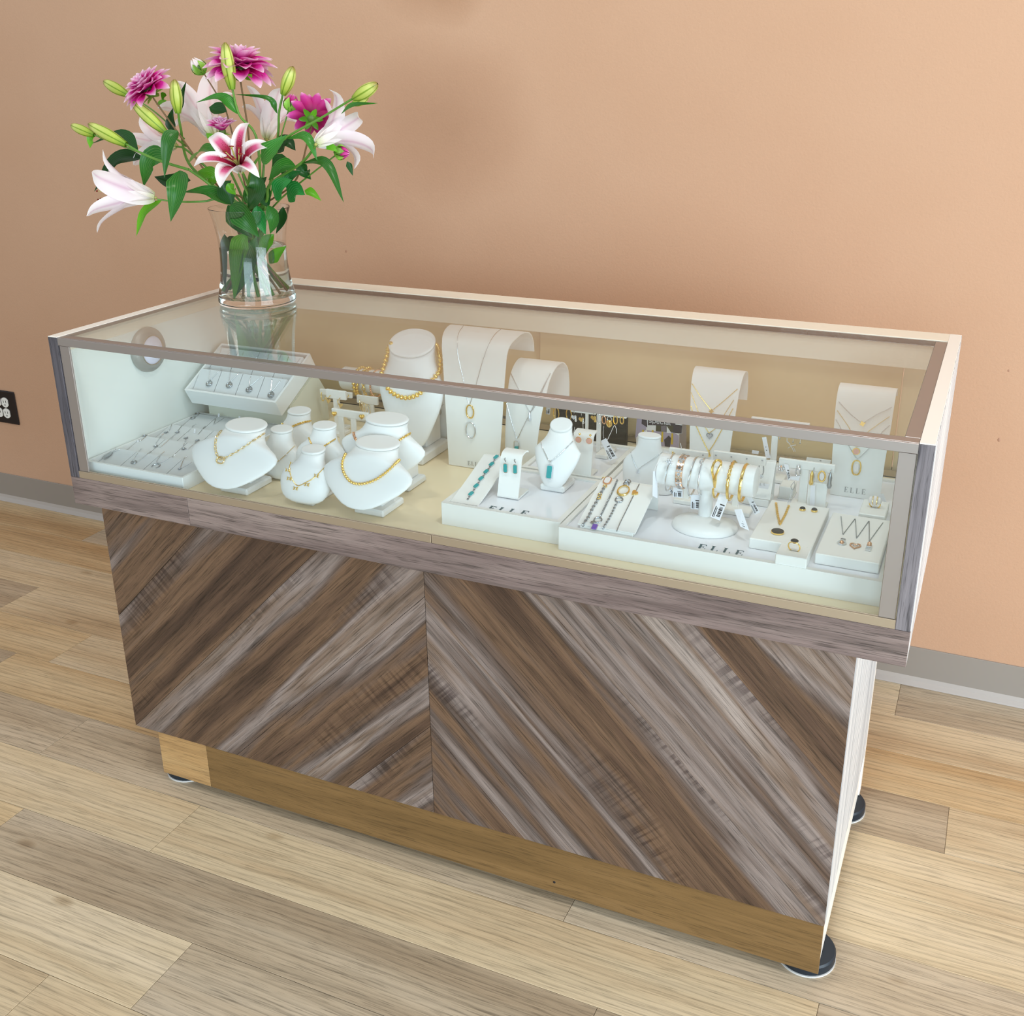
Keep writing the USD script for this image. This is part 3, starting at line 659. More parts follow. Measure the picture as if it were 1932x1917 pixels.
# ---- busts
def bust(label, x, y, tip, neck, Wd, nw, shape="low", foot=None, disc_tilt=10, group=None, name="necklace_bust", depth=1.0, nd=None, shoulder=0.62, bulge=0.0):
    """Lofts a bust from its tip (y, z) to the middle of its neck top (y, z) at x; foot = (x0, x1, y0, y1, z0, z1)."""
    t = thing(name, label, "necklace bust", (x, y, foot[4] if foot else tip[1]), group)
    (ty, tz), (ny, nz) = tip, neck
    prof = {"low": [(0, .04, .006), (.012, .095, .012), (.05, .17, .022), (.11, .24, .032), (.20, .325, .044), (.30, .405, .056), (.40, .465, .066), (.49, .497, .076), (.56, .495, .088), (.63, .45, .102), (.70, .37, .118), (.77, .29, .132), (.84, .245, .145), (.93, .222, .15), (1, .22, .15)],
            "round": [(0, .10, .02), (.012, .20, .04), (.05, .31, .07), (.11, .39, .10), (.20, .445, .13), (.32, .485, .155), (.44, .50, .165), (.54, .475, .17), (.62, .42, .17), (.69, .345, .165), (.76, .28, .16), (.84, .24, .155), (.93, .222, .15), (1, .22, .15)],
            "flat": [(0, .46, .20), (.03, .475, .21), (.2, .49, .20), (.38, .50, .18), (.50, .49, .165), (.60, .43, .155), (.68, .35, .15), (.76, .28, .15), (.85, .24, .15), (.94, .225, .15), (1, .225, .15)],
            "tall": [(0, .08, .03), (.012, .14, .05), (.05, .205, .08), (.12, .27, .10), (.24, .345, .12), (.38, .425, .14), (.50, .475, .16), (.60, .50, .18), (.68, .45, .19), (.76, .38, .20), (.84, .33, .21), (.93, .31, .21), (1, .31, .21)]}[shape]
    if nw: s_ = nw / Wd / prof[-1][1]
    Pn = []
    a0 = math.atan2(nz - tz, (ny - ty) * 1.15)
    for u, hw, hd in prof:
        w_ = min(1, max(0, (u - shoulder) / (1 - shoulder)))
        if nw: hw = hw * (1 + (s_ - 1) * w_ ** 0.7)
        if nd: hd = hd + (nd / Wd - hd) * w_
        # axis: straight chest, then the neck bends up
        cy = ty + (ny - ty) * u + bulge * Wd * math.sin(math.pi * u); cz = tz + (nz - tz) * u
        tilt = (math.pi / 2 - a0) * (1 - w_) - math.radians(disc_tilt) * w_
        e = np.array([0, math.cos(tilt), -math.sin(tilt)])
        ring_ = []
        for q in np.linspace(0, 2 * np.pi, 44, endpoint=False):
            cq, sq = math.cos(q), math.sin(q)
            ring_.append(np.array([x, cy, cz]) + np.array([1.0, 0, 0]) * Wd * hw * np.sign(cq) * abs(cq) ** 0.92 + e * Wd * hd * depth * sq)
        Pn.append(ring_)
    body = grid(Pn, close_u=True, caps=True); body.fix_normals()
    part(t, "bust_form", body, M["leatherette_white"], smooth=50)
    top = np.array(Pn[-1]); c = top.mean(0); n_ = np.cross(top[11] - c, top[0] - c); n_ /= np.linalg.norm(n_); n_ *= np.sign(n_[2])
    lip = grid([c + (top - c) * s for s in (0.97,)] + [c + (top - c) * 1.03 + n_ * 0.0006, c + (top - c) * 1.035 + n_ * 0.0022, c + (top - c) * 1.0 + n_ * 0.0038, c + (top - c) * 0.9 + n_ * 0.0042], close_u=True, caps=True); lip.fix_normals()
    part(t, "neck_cap", lip, M["leatherette_white"], smooth=60)
    if foot:
        part(t, "foot", box(*foot, min(0.003, (foot[5] - foot[4]) * 0.3)), M["leatherette_white"], smooth=30)
        if shape == "tall" or foot[5] - foot[4] > 0.009 and shape == "low": 
            part(t, "post", box(x - 0.14 * Wd, x + 0.14 * Wd, y - 0.012, foot[3] - 0.006, foot[5] - 0.001, tz + 0.35 * (nz - tz), 0.003), M["leatherette_white"])
    t.mesh = cat_([body]); t.neck = c; t.nw = Wd * (nw / Wd if nw else .22); t.nd = Wd * .15 * depth if not nd else nd

    def behind(P):
        z = 0.5 * (P[0][2] + P[-1][2]) + 0.004
        return smooth_path([P[-1], c * [1, 1, 0] + [t.nw * 1.15, 0.2 * t.nd, z], c * [1, 1, 0] + [0, t.nd * 1.5 + 0.012, z + 0.004], c * [1, 1, 0] + [-t.nw * 1.15, 0.2 * t.nd, z], P[0]], 28)[1:]
    t.behind = behind
    return t


BG = "small white necklace busts"
b3 = bust("wide white bust nearest the flat tray, wearing a link chain with an oval clasp", 0.342, 0.08, (0.0145, 0.7145), (0.104, 0.805), 0.188, 0.0405, foot=(0.318, 0.380, 0.040, 0.116, DECK + 0.0003, DECK + 0.0135), disc_tilt=8)
b9 = bust("wide white bust in front centre, wearing a ball-and-link gold chain", 0.622, 0.08, (0.021, 0.7180), (0.103, 0.809), 0.176, 0.0405, foot=(0.598, 0.658, 0.050, 0.122, DECK + 0.0003, DECK + 0.0135), disc_tilt=8)
b8 = bust("wide white bust behind the front centre one, wearing a rose gold rope chain", 0.604, 0.19, (0.125, 0.735), (0.166, 0.8315), 0.172, 0.0405, foot=(0.570, 0.640, 0.172, 0.236, DECK + 0.0003, DECK + 0.0135), disc_tilt=8)
b7 = bust("small white bust in front, wearing a gold chain of butterfly charms", 0.500, 0.085, (0.036, 0.7035), (0.084, 0.786), 0.106, 0.0222, "round", foot=(0.478, 0.516, 0.048, 0.116, DECK + 0.0003, DECK + 0.005), disc_tilt=8, depth=1.1)
b6 = bust("small white bust behind the butterfly one, wearing a plain gold chain", 0.487, 0.165, (0.110, 0.7180), (0.142, 0.811), 0.106, 0.0225, "round", foot=(0.468, 0.508, 0.125, 0.190, DECK + 0.0003, DECK + 0.005), disc_tilt=8, depth=1.1)
b4 = bust("small white bust farthest back left, wearing a gold rope chain", 0.353, 0.262, (0.218, 0.700), (0.252, 0.790), 0.112, 0.0235, "round", foot=(0.332, 0.374, 0.232, 0.294, DECK + 0.0003, DECK + 0.005), disc_tilt=8, depth=1.1)
b5 = bust("small white bust half hidden behind the nearest one, wearing a pearl-dotted chain", 0.383, 0.160, (0.128, 0.6985), (0.153, 0.787), 0.100, 0.0220, "round", foot=(0.364, 0.402, 0.132, 0.190, DECK + 0.0003, DECK + 0.005), disc_tilt=8, depth=1.1)
b10 = bust("tall white bust on a block, wearing a big gold bead necklace", 0.560, 0.36, (0.318, 0.722), (0.343, 0.9255), 0.144, 0.047, "tall", foot=(0.522, 0.596, 0.302, 0.414, DECK + 0.0003, DECK + 0.021), disc_tilt=34, depth=0.85, nd=0.042, shoulder=0.66)
bp_ = bust("small white bust between tall bust and tall ramp, with a gold and silver disc pendant", 0.556, 0.452, (0.432, 0.7005), (0.448, 0.800), 0.100, 0.022, "round", foot=(0.536, 0.576, 0.428, 0.478, DECK + 0.0003, DECK + 0.005), depth=1.1)

t = necklace("link_necklace", "gold paperclip link chain with an oval carabiner clasp on the nearest bust", b3.mesh, [(228, 825), (196, 865), (183, 915), (186, 970), (200, 1010), (225, 1035), (262, 1018), (340, 975), (430, 915), (500, 868), (583, 797)], 3, kind=(0.0082, 0.0038, 0.00062), mat_="gold_pale", off=0.0018, curve=True)
c = spot(b3.mesh, 3, 222, 1040, 0.003); F = facing(-10, 35)
a = np.linspace(0, 2 * np.pi, 24, endpoint=False)
part(t, "clasp", tube(c + 0.0092 * np.sign(np.cos(a))[:, None] * (np.abs(np.cos(a)) ** 0.7)[:, None] * F[:, 0] + 0.0062 * np.sin(a)[:, None] * F[:, 1], 0.0013, 7, closed=True), M["gold_pale"])
t = necklace("bead_necklace", "gold ball-and-link chain on the wide bust in front centre", b9.mesh, [(1188, 935), (1140, 985), (1112, 1040), (1110, 1095), (1130, 1150), (1170, 1195), (1220, 1212), (1285, 1205), (1360, 1175), (1440, 1115), (1505, 1050), (1545, 990), (1562, 950), (1540, 925)], 3, kind="beads", r=0.0028, pitch=0.0052, mat_="gold", off=0.002, curve=True)
t = necklace("rope_necklace", "rose gold rope chain on the wide bust behind front centre", b8.mesh, [(1240, 752), (1205, 790), (1192, 830), (1198, 868), (1222, 905)], 3, kind="rope", r=0.0022, pitch=0.006, mat_="rose_gold", off=0.0018, curve=True)
P = drape(b8.mesh, dense([(1510, 900), (1560, 868), (1620, 832), (1682, 800)], 5), 3, 0.0018)
part(t, "chain", twist(P, 0.0018, 0.006), M["gold"], kind="stuff")
t = necklace("charm_necklace", "thin gold chain with butterfly charms on the small front bust", b7.mesh, [(735, 1028), (722, 1085), (730, 1150), (755, 1200), (785, 1222), (830, 1205), (900, 1165), (960, 1105), (1040, 1020)], 3, mat_="gold", r=0.0007, curve=True)
F = facing(0, 30)
for x, y in ((722, 1045), (712, 1110), (722, 1172), (768, 1242), (850, 1215), (918, 1152), (1000, 1082)):
    c = spot(b7.mesh, 3, x, y, 0.0014)
    w_ = part(t, "butterfly_charm", slab(sg.Polygon([(0, -.001), (.0045, -.0035), (.0035, -.0002), (.005, .0035), (.001, .0012), (0, .0018), (-.001, .0012), (-.005, .0035), (-.0035, -.0002), (-.0045, -.0035)]), c, F, 0.001), M["gold"])
    part(w_, "stone", ball(c + F[:, 2] * 0.0012, 0.0012, 1), M["crystal"])
t = necklace("gold_necklace", "plain gold chain on the small bust behind the butterfly one", b6.mesh, [(880, 828), (862, 858), (870, 895), (890, 932)], 3, kind="rope", r=0.0012, pitch=0.004, mat_="gold", curve=True)
part(t, "chain", twist(drape(b6.mesh, dense([(960, 942), (1020, 905), (1106, 845)], 5), 3, 0.0012), 0.0012, 0.004), M["gold"], kind="stuff")
t = necklace("rope_necklace", "gold rope chain on the small bust farthest back left", b4.mesh, [(702, 705), (676, 735), (670, 770), (678, 800)], 3, kind="rope", r=0.0019, pitch=0.005, mat_="gold", curve=True)
part(t, "chain", twist(drape(b4.mesh, dense([(712, 805), (790, 772), (870, 752), (950, 742), (960, 755)], 5), 3, 0.0014), 0.0019, 0.005), M["gold"], kind="stuff")
t = necklace("pearl_necklace", "thin gold chain dotted with tiny pearls on the half hidden bust", b5.mesh, [(556, 1075), (600, 1066), (655, 1030), (700, 990), (755, 935)], 3, mat_="gold_pale", r=0.0006, curve=True)
for x, y in ((605, 1070), (650, 1034), (698, 996)): part(t, "pearl", ball(spot(b5.mesh, 3, x, y, 0.0012), 0.0016, 1), M["pearl"])
t = necklace("bead_necklace", "chunky gold bead necklace on the tall bust", b10.mesh, [(1475, 185), (1430, 225), (1400, 285), (1390, 340), (1395, 400), (1420, 470), (1460, 530), (1520, 568), (1580, 580), (1640, 565), (1690, 532), (1745, 470), (1790, 415), (1818, 375)], 3, kind="beads", r=0.0050, pitch=0.0088, mat_="gold", off=0.003, curve=True, closed_back=b10.behind)
c = spot(bp_.mesh, 3, 1810, 682, 0.002)
t = necklace("disc_necklace", "gold and silver disc pendant behind the tall bust", bp_.mesh, [(1792, 625), (1805, 652), (1818, 652), (1842, 628)], 3, mat_="silver", r=0.0006)
F = facing(0, 15)
disc(t, "pendant", c, F, 0.0072, 0.001, "silver"); part(t, "half_disc", slab(sg.Point(0, 0).buffer(0.006, 10).intersection(sg.box(-1, -1, 0.001, 1)), c + F[:, 2] * 0.001, F, 0.0008), M["gold"])
# ---- small builders for stands, cards and earrings
def quad(k, c, Y=None, Z=None, t=0.0007):
    """A thin flat card through four corners of the photograph (clockwise from top left); Y or Z one depth or one per corner."""
    n = len(c); vals = np.broadcast_to(Y if Y is not None else Z, n)
    P = np.array([at(k, *p, **({"Y": v} if Y is not None else {"Z": v})) for p, v in zip(c, vals)])
    N = np.cross(P[1] - P[0], P[-1] - P[0]); N /= np.linalg.norm(N); N = N if N @ (CAM - P.mean(0)) > 0 else -N
    return P, N, trimesh.convex.convex_hull(np.vstack([P, P - N * t]))


def bars(P, N, rects, t=0.0003):
    """Flat print on a card: rectangles in its own 0..1 coordinates (u right, v down)."""
    out = []
    for u0, v0, u1, v1 in rects:
        Q = [(1 - v) * ((1 - u) * P[0] + u * P[1]) + v * ((1 - u) * P[3] + u * P[2]) for u, v in ((u0, v0), (u1, v0), (u1, v1), (u0, v1))]
        out.append(trimesh.convex.convex_hull(np.vstack([np.array(Q) + N * 0.00005, np.array(Q) + N * t])))
    return cat_(out)


CODE = [(.50 + .02 * (i % 2), .48 + i * .045, .86, .50 + i * .045 + .012 * (i % 3)) for i in range(9)] + [(.45, .36, .92, .41), (.12, .5, .2, .95), (.28, .55, .34, .95)]


def price_tag(label, k, c, Y, print_=True, thread=None, group="price tags hanging in the case", mat_="tag_white", rects=CODE):
    P, N, g = quad(k, c, Y)
    t = thing("price_tag", label, "price tag", P.mean(0), group)
    part(t, "tag_card", g, M[mat_], smooth=False)
    if print_: part(t, "barcode", bars(P, N, rects), M["ink_black"], smooth=False, kind="stuff")
    if thread:
        q = np.array([at(k, x, y, Y=v) for x, y, v in thread]); part(t, "thread", tube(smooth_path(q, 14), 0.00045, 5), M["thread_white"])
    return t


def bar_stand(label, x0, x1, y, z0, z1, posts, base, floor_z, group="white bar stands for earrings", th=0.006, pw=0.005):
    """An upright bar on posts with a foot."""
    t = thing("earring_stand", label, "earring stand", ((x0 + x1) / 2, y, floor_z), group)
    part(t, "bar", box(x0, x1, y - th / 2, y + th / 2, z0, z1, 0.0008), M["card_white"])
    for px in posts: part(t, "post", box(px - pw, px + pw, y - th / 2 + 0.0006, y + th / 2 - 0.0006, floor_z + 0.003, z0 + 0.001, 0.0006), M["card_white"])
    part(t, "foot", box(*base, floor_z + 0.0003, floor_z + 0.0075, 0.001), M["card_white"])
    return t


def sheet(name, label, cat, prof, xs, mat_="card_white", th=0.0022, group=None, foot=None, mirror=True):
    """A bent sheet: prof = (y, z) points along it, xs = (left, right) at each point."""
    P = smooth_path([(y, z, 0) for y, z in prof], 36)[:, :2]; q = np.linspace(0, 1, 36)
    s0 = np.linspace(0, 1, len(prof)); xl, xr = np.interp(q, s0, [a for a, b in xs]), np.interp(q, s0, [b for a, b in xs])
    T = np.gradient(P, axis=0); T /= np.linalg.norm(T, axis=1)[:, None]; Nn = np.stack([T[:, 1], -T[:, 0]], 1)  # (y, z) normal
    rows = []
    for i in range(36):
        a, b = P[i], P[i] + Nn[i] * th
        rows.append([(xl[i], *a), (xr[i], *a), (xr[i], *b), (xl[i], *b)])
    g = grid(rows, close_u=True, caps=True); g.fix_normals()
    t = thing(name, label, cat, (np.mean(xs[0]), prof[0][0], prof[0][1]), group)
    part(t, "sheet", g, M[mat_], smooth=40)
    if foot is not None: part(t, "foot", foot, M[mat_])
    t.mesh = g
    return t


def letter(ch, h):
    b = sg.box
    if ch == "E": return b(0, 0, .17 * h, h).union(b(-.05 * h, 0, .58 * h, .045 * h)).union(b(-.05 * h, .955 * h, .55 * h, h)).union(b(0, .47 * h, .4 * h, .515 * h)).union(b(.36 * h, .36 * h, .4 * h, .63 * h)).union(b(.53 * h, 0, .58 * h, .26 * h)).union(b(.5 * h, .78 * h, .55 * h, h))
    return b(0, 0, .17 * h, h).union(b(-.05 * h, 0, .56 * h, .045 * h)).union(b(-.07 * h, .955 * h, .24 * h, h)).union(b(.51 * h, 0, .56 * h, .3 * h))


def lettering(parent, c, step, h, F, mat_, word="ELLE", t=0.0003):
    for i, ch in enumerate(word): part(parent, "letter", slab(letter(ch, h), np.array(c) + F[:, 0] * step * i + F[:, 2] * 0.00008, F, t), M[mat_], smooth=False)


FLAT = np.eye(3)


def earring(label, c, parts_, group=None, name="earring"):
    t = thing(name, label, "earring", c, group)
    for nm, g, mt in parts_: part(t, nm, g, M[mt], smooth=50)
    return t


def hoop(c, R, r, yaw=0.0, sx=1.0): return ring(np.array(c) - [0, 0, R], (math.sin(math.radians(yaw)), math.cos(math.radians(yaw)), 0), R, r, 22, 6, sx)


def drop(c, s, fat=0.55): return lathe([(0, 0), (s * .06, -s * .1), (s * .12, -s * .35), (s * .30 * fat, -s * .62), (s * .42 * fat, -s * .80), (s * .30 * fat, -s * .95), (0, -s)], c, 12)


# ---- back left: bar stands with gold earrings, bracelet bar
T1 = bar_stand("white two-legged earring stand with gold heart studs behind the busts", 0.3965, 0.480, 0.30, 0.7745, 0.7895, (0.416, 0.4445), (0.405, 0.456, 0.285, 0.318), DECK, pw=0.0055)
T2 = bar_stand("white T earring stand with heart hoops behind the heart stud stand", 0.3165, 0.3645, 0.40, 0.7735, 0.7925, (0.3375,), (0.318, 0.357, 0.385, 0.418), DECK)
T4 = bar_stand("white T earring stand half hidden behind the heart hoop stand", 0.279, 0.358, 0.432, 0.768, 0.780, (0.320,), (0.300, 0.340, 0.424, 0.446), DECK)
T3 = bar_stand("white T earring stand with gold wire hoops next to the tall bust", 0.3505, 0.402, 0.462, 0.7495, 0.7665, (0.386,), (0.368, 0.404, 0.448, 0.478), DECK)
for i, (x, y) in enumerate(((490, 1320), (1112, 1385))):
    c = at(8, x, y, Y=0.296); F = facing(20)
    h3 = slab(sg.Polygon(heart(0.0048)).buffer(0.0006), c, F, 0.003)
    earring(("left", "right")[i] + " puffy gold heart stud on the two-legged white stand", c, [("heart", cat_([h3, ball(c + F[:, 2] * 0.003 + F[:, 0] * 0.002 + F[:, 1] * 0.001, 0.0028, 1), ball(c + F[:, 2] * 0.003 - F[:, 0] * 0.002 + F[:, 1] * 0.001, 0.0028, 1)]), "gold"), ("pin", tube([c, c - F[:, 2] * 0.006], 0.0004, 5), "gold")], "gold heart studs")
for i, (x, y) in enumerate(((400, 905), (620, 965))):
    c = at(8, x, y, Y=0.395); cc = at(8, *((370, 960) if i == 0 else (640, 1060)), Y=0.394)
    earring(("left", "right")[i] + " gold hoop earring with a heart on the T stand", c, [("hoop", tube(smooth_path([c, c + [-0.004, -0.003, -0.006], cc + [-0.006, -0.003, 0], cc + [0, -0.004, -0.012]], 14), 0.0007, 6), "gold"), ("heart", slab(heart(0.0045), cc + [0, -0.002, -0.006], facing(40), 0.002), "gold_pale")], "gold heart hoops")
c = at(8, 195, 840, Y=0.428); earring("dark gold lever-back earring on the half hidden T stand", c, [("hoop", tube(smooth_path([c, c + [0.001, -0.003, -0.010], c + [0.004, -0.003, -0.018], c + [0.010, -0.002, -0.012]], 14), 0.0009, 6), "gold")])
c = at(8, 810, 900, Y=0.428); earring("thin gold hook earring at the right end of the half hidden T stand", c, [("hook", tube(smooth_path([c, c + [0.001, -0.003, -0.003], c + [-0.005, -0.003, -0.005]], 10), 0.0006, 6), "gold")])
for i in range(5):
    c = at(8, 1062 + 45 * i, 1010 + 22 * (i > 0) * (1 + i), Y=0.456)
    earring(("first", "second", "third", "fourth", "last")[i] + " from the left of the bunched gold wire hoops by the tall bust", c, [("hoop", hoop(c, 0.0105 + 0.0006 * i, 0.0006, 60 - 8 * i, 0.7), "gold_pale")], "bunch of gold wire hoops")
t = thing("bracelet_bar", "white bracelet bar with gold bracelets at the back left", "bracelet stand", (0.335, 0.52, DECK), None)
part(t, "roll", turn(lathe([(0, -0.052), (0.0235, -0.052), (0.025, -0.050), (0.025, 0.050), (0.0235, 0.052), (0, 0.052)], n=32), rot([0, 1, 0], 90)).apply_translation([0.336, 0.518, 0.782]), M["leatherette_white"], smooth=30)
part(t, "post", lathe([(0.009, DECK + 0.006), (0.009, 0.760)], (0.336, 0.518, 0), 16), M["leatherette_white"])
part(t, "foot", box(0.302, 0.370, 0.490, 0.546, DECK + 0.0003, DECK + 0.007, 0.002), M["leatherette_white"])


def bracelet(label, x, c, R, g=None, group=None, mt="gold", name="bracelet"):
    t = thing(name, label, "bracelet", (x, c[0], c[1] - R), group); part(t, "band", g, M[mt], smooth=50); return t


def loop(x, y, z, R, n=60, wob=0.0, tilt=0.0, sq=1.0):
    a = np.linspace(0, 2 * np.pi, n, endpoint=False)
    return np.stack([x + tilt * np.sin(a) + wob * np.sin(7 * a), y + R * np.cos(a), z + R * sq * np.sin(a)], 1)


cl = lambda P: np.vstack([P, P[:1]])
bracelet("chunky gold ball bracelet on the bracelet bar", 0.327, (0.518, 0.778), 0.031, beads(cl(loop(0.327, 0.518, 0.778, 0.031)), 0.0042, 0.0082))
bracelet("second gold ball bracelet, tilted across the bracelet bar", 0.334, (0.518, 0.779), 0.031, beads(cl(loop(0.336, 0.518, 0.779, 0.0308, tilt=0.008)), 0.0035, 0.0068))
bracelet("twisted gold wire bracelet on the bracelet bar", 0.349, (0.518, 0.778), 0.030, cat_([tube(loop(0.350, 0.518, 0.778, 0.0295, wob=s * 0.0035), 0.0011, 6, closed=True) for s in (1, -1)]))
bracelet("copper coloured bead bracelet on the bracelet bar beside the tall bust", 0.366, (0.518, 0.778), 0.030, beads(cl(loop(0.367, 0.518, 0.778, 0.029)), 0.0024, 0.0042), mt="rose_gold")

# ---- the two tall curved ramps
EL = (0.0095, 0.0115)
r1 = sheet("necklace_ramp", "tall curved white ramp with a two-tone oval link pendant", "necklace ramp", [(0.3275, DECK + 0.001), (0.3260, 0.80), (0.3265, 0.90), (0.3330, 0.9390), (0.3600, 0.9525), (0.3950, 0.9560), (0.4250, 0.9470), (0.4400, 0.9270), (0.4430, 0.9080)], [(0.639, 0.7455), (0.637, 0.755), (0.634, 0.763), (0.630, 0.767), (0.621, 0.770), (0.615, 0.771), (0.614, 0.771), (0.614, 0.771), (0.614, 0.771)])
lettering(r1, at(4, 1052, 1068, Y=0.3245), 0.0078, 0.0085, XF, "ink_grey")
r2 = sheet("necklace_ramp", "shorter curved white ramp with crossing silver chains", "necklace ramp", [(0.351, DECK + 0.001), (0.3515, 0.79), (0.356, 0.852), (0.364, 0.884), (0.382, 0.902), (0.404, 0.904), (0.424, 0.888), (0.432, 0.862), (0.433, 0.830)], [(0.7480, 0.8085), (0.7505, 0.820), (0.754, 0.832), (0.757, 0.838), (0.760, 0.843), (0.762, 0.846), (0.764, 0.848), (0.764, 0.848), (0.764, 0.848)])
t = necklace("silver_necklace", "silver chain with gold and silver oval links on the tall ramp", r1.mesh, [(1022, 90), (985, 150), (978, 230), (985, 310), (1005, 400), (1030, 510), (1045, 590), (1062, 640)], 4, r=0.0007, curve=True)
part(t, "chain", tube(drape(r1.mesh, dense([(1290, 112), (1245, 150), (1205, 210), (1165, 310), (1130, 430), (1100, 540), (1080, 600), (1066, 640)], 5), 4), 0.0007, 6), M["silver"])
a = np.linspace(0, 2 * np.pi, 26, endpoint=False)
for nm, x, y, w_, h_, mt in (("gold_link", 1068, 692, 0.0075, 0.0125, "gold"), ("silver_link", 1072, 822, 0.0098, 0.0155, "silver")):
    c = spot(r1.mesh, 4, x, y, 0.002)
    part(t, nm, tube(c + w_ * np.sign(np.cos(a))[:, None] * (np.abs(np.cos(a)) ** .75)[:, None] * np.array([1, 0, 0]) + h_ * np.sin(a)[:, None] * np.array([0, 0, 1]), 0.0014, 7, closed=True), M[mt])
for i, (l, lbl) in enumerate((([(1330, 370), (1360, 440), (1400, 520), (1440, 600), (1485, 690), (1530, 640), (1600, 490), (1630, 425)], "short silver chain with a crystal drop on the shorter ramp"),
                              ([(1310, 420), (1295, 480), (1300, 540), (1330, 660), (1375, 820), (1397, 880), (1430, 820), (1490, 700), (1560, 560), (1612, 460)], "long silver chain with a teal-tipped drop on the shorter ramp"))):
    t = necklace("silver_necklace", lbl, r2.mesh, l, 4, r=0.0008, curve=True)
    if i == 0:
        c = spot(r2.mesh, 4, 1486, 735, 0.001); part(t, "pendant", drop(c + [0, -0.002, 0.013], 0.020, 0.42), M["crystal"])
    else:
        c = spot(r2.mesh, 4, 1395, 928, 0.002)
        part(t, "pendant", tube(c + 0.0052 * np.sign(np.cos(a))[:, None] * (np.abs(np.cos(a)) ** .5)[:, None] * np.array([1, 0, 0]) + 0.0085 * np.sign(np.sin(a))[:, None] * (np.abs(np.sin(a)) ** .6)[:, None] * np.array([0, 0, 1]), 0.0010, 6, closed=True), M["silver"])
        part(t, "teal_stone", slab([(-0.004, -0.0075), (0.003, -0.0065), (0.004, -0.001), (-0.003, -0.002)], c, XF, 0.0016), M["teal_stone"])

# ---- first branded tray and what stands on it
TF = DECK + 0.0362
e1 = tray("display_tray", "square white gloss tray holding the teal bracelet, earrings and bust", 0.7605, 0.9775, 0.0685, 0.2715, DECK + 0.0003, 0.0395, rim=0.009, floor_h=0.0358, inner="gloss_white", mat_="card_white")
for x, ch in ((398, "E"), (476, "L"), (556, "L"), (645, "E")):
    c = at(5, x, 973 + (x - 398) * 0.145, Z=TF + 0.0003); part(e1, "letter", slab(letter(ch, 0.0180), c, FLAT, 0.0003), M["ink_teal"], smooth=False, label="black letter printed on the tray floor")
e0 = tray("display_tray", "white gloss tray at the back behind the teal bust", 0.8150, 0.9750, 0.278, 0.462, DECK + 0.0003, 0.0395, rim=0.009, floor_h=0.0358, inner="gloss_white", mat_="card_white")
w_ = sheet("bracelet_ramp", "white sloping ramp with the teal stone bracelet", "bracelet ramp", [(0.085, TF + 0.001), (0.140, TF + 0.0165), (0.195, TF + 0.034), (0.215, TF + 0.0405), (0.222, TF + 0.0405), (0.226, TF + 0.036), (0.226, TF + 0.001)], [(0.770, 0.8215)] * 7)
F = np.stack([[1, 0, 0], [0, 0.945, 0.327], [0, -0.327, 0.945]], 1)
lettering(w_, drape(w_.mesh, [(186, 945)], 5, 0.0002)[0], 0.0062, 0.0075, F, "ink_grey")
line = [(250, 900), (278, 858), (317, 798), (354, 742), (393, 689), (434, 633), (468, 580), (495, 552)]
t = necklace("teal_bracelet", "silver bracelet set with six teal cushion stones on the ramp", w_.mesh, line, 5, kind=(0.0042, 0.0026, 0.0006), mat_="silver_dark", off=0.0012, cat="bracelet")
for i in range(1, 7):
    c = spot(w_.mesh, 5, *line[i], 0.0008); F2 = F @ rot([0, 0, 1], -14)
    s_ = part(t, "setting", slab(rounded(0.0078, 0.0112, 0.002), c, F2, 0.0016), M["silver"])
    part(s_, "stone", slab(rounded(0.0064, 0.0096, 0.0016), c + F2[:, 2] * 0.0016, F2, 0.0008), M["teal_stone"])
ts = sheet("earring_ramp", "small curled white stand with the teal drop earrings", "earring ramp", [(0.180, TF + 0.0015), (0.150, TF + 0.0012), (0.1335, TF + 0.002), (0.136, TF + 0.015), (0.146, TF + 0.055), (0.150, TF + 0.070), (0.157, TF + 0.0765), (0.172, TF + 0.078), (0.180, TF + 0.0745)], [(0.835, 0.8735)] * 9, th=0.0028)
for i, x in enumerate((538, 612)):
    c = at(5, x, 578 + 10 * i, Y=0.150); b_ = at(5, x + 2, 655 + 8 * i, Y=0.1415)
    earring(("left", "right")[i] + " teal drop earring on the small curled stand", c, [("hook", tube(smooth_path([c, c + [0, -0.003, -0.002], b_ + [0, 0, 0.011]], 8), 0.0009, 6), "silver_dark"), ("setting", slab(rounded(0.0080, 0.0172, 0.003), b_, XF, 0.0018), "silver"), ("stone", slab(rounded(0.0058, 0.0142, 0.002), b_ + [0, -0.0018, 0], XF, 0.0008), "teal_stone")], "teal drop earrings")
bt = bust("slim white bust in the tray wearing the teal rectangle pendant", 0.912, 0.225, (0.192, TF + 0.0085), (0.233, 0.8400), 0.0860, 0.0195, "tall", foot=(0.888, 0.934, 0.192, 0.246, TF + 0.0003, TF + 0.0125), disc_tilt=32, depth=0.9, nd=0.0175, shoulder=0.60)
t = necklace("teal_necklace", "silver chain with a framed teal rectangle pendant on the slim bust", bt.mesh, [(818, 385), (803, 425), (812, 475), (840, 540), (877, 605), (930, 570), (1000, 505), (1060, 440), (1090, 395)], 5, r=0.0009, curve=True)
c = spot(bt.mesh, 5, 876, 686, 0.0012); F = facing(0, 17)
p_ = part(t, "pendant", slab(rounded(0.0116, 0.0250, 0.003), c, F, 0.0022), M["crystal"])
part(p_, "stone", slab(rounded(0.0088, 0.0212, 0.002), c + F[:, 2] * 0.0022, F, 0.0009), M["teal_stone"]); part(p_, "bail", ring(c + F[:, 1] * 0.0145, F[:, 0], 0.0024, 0.0009, 12, 5), M["silver"])
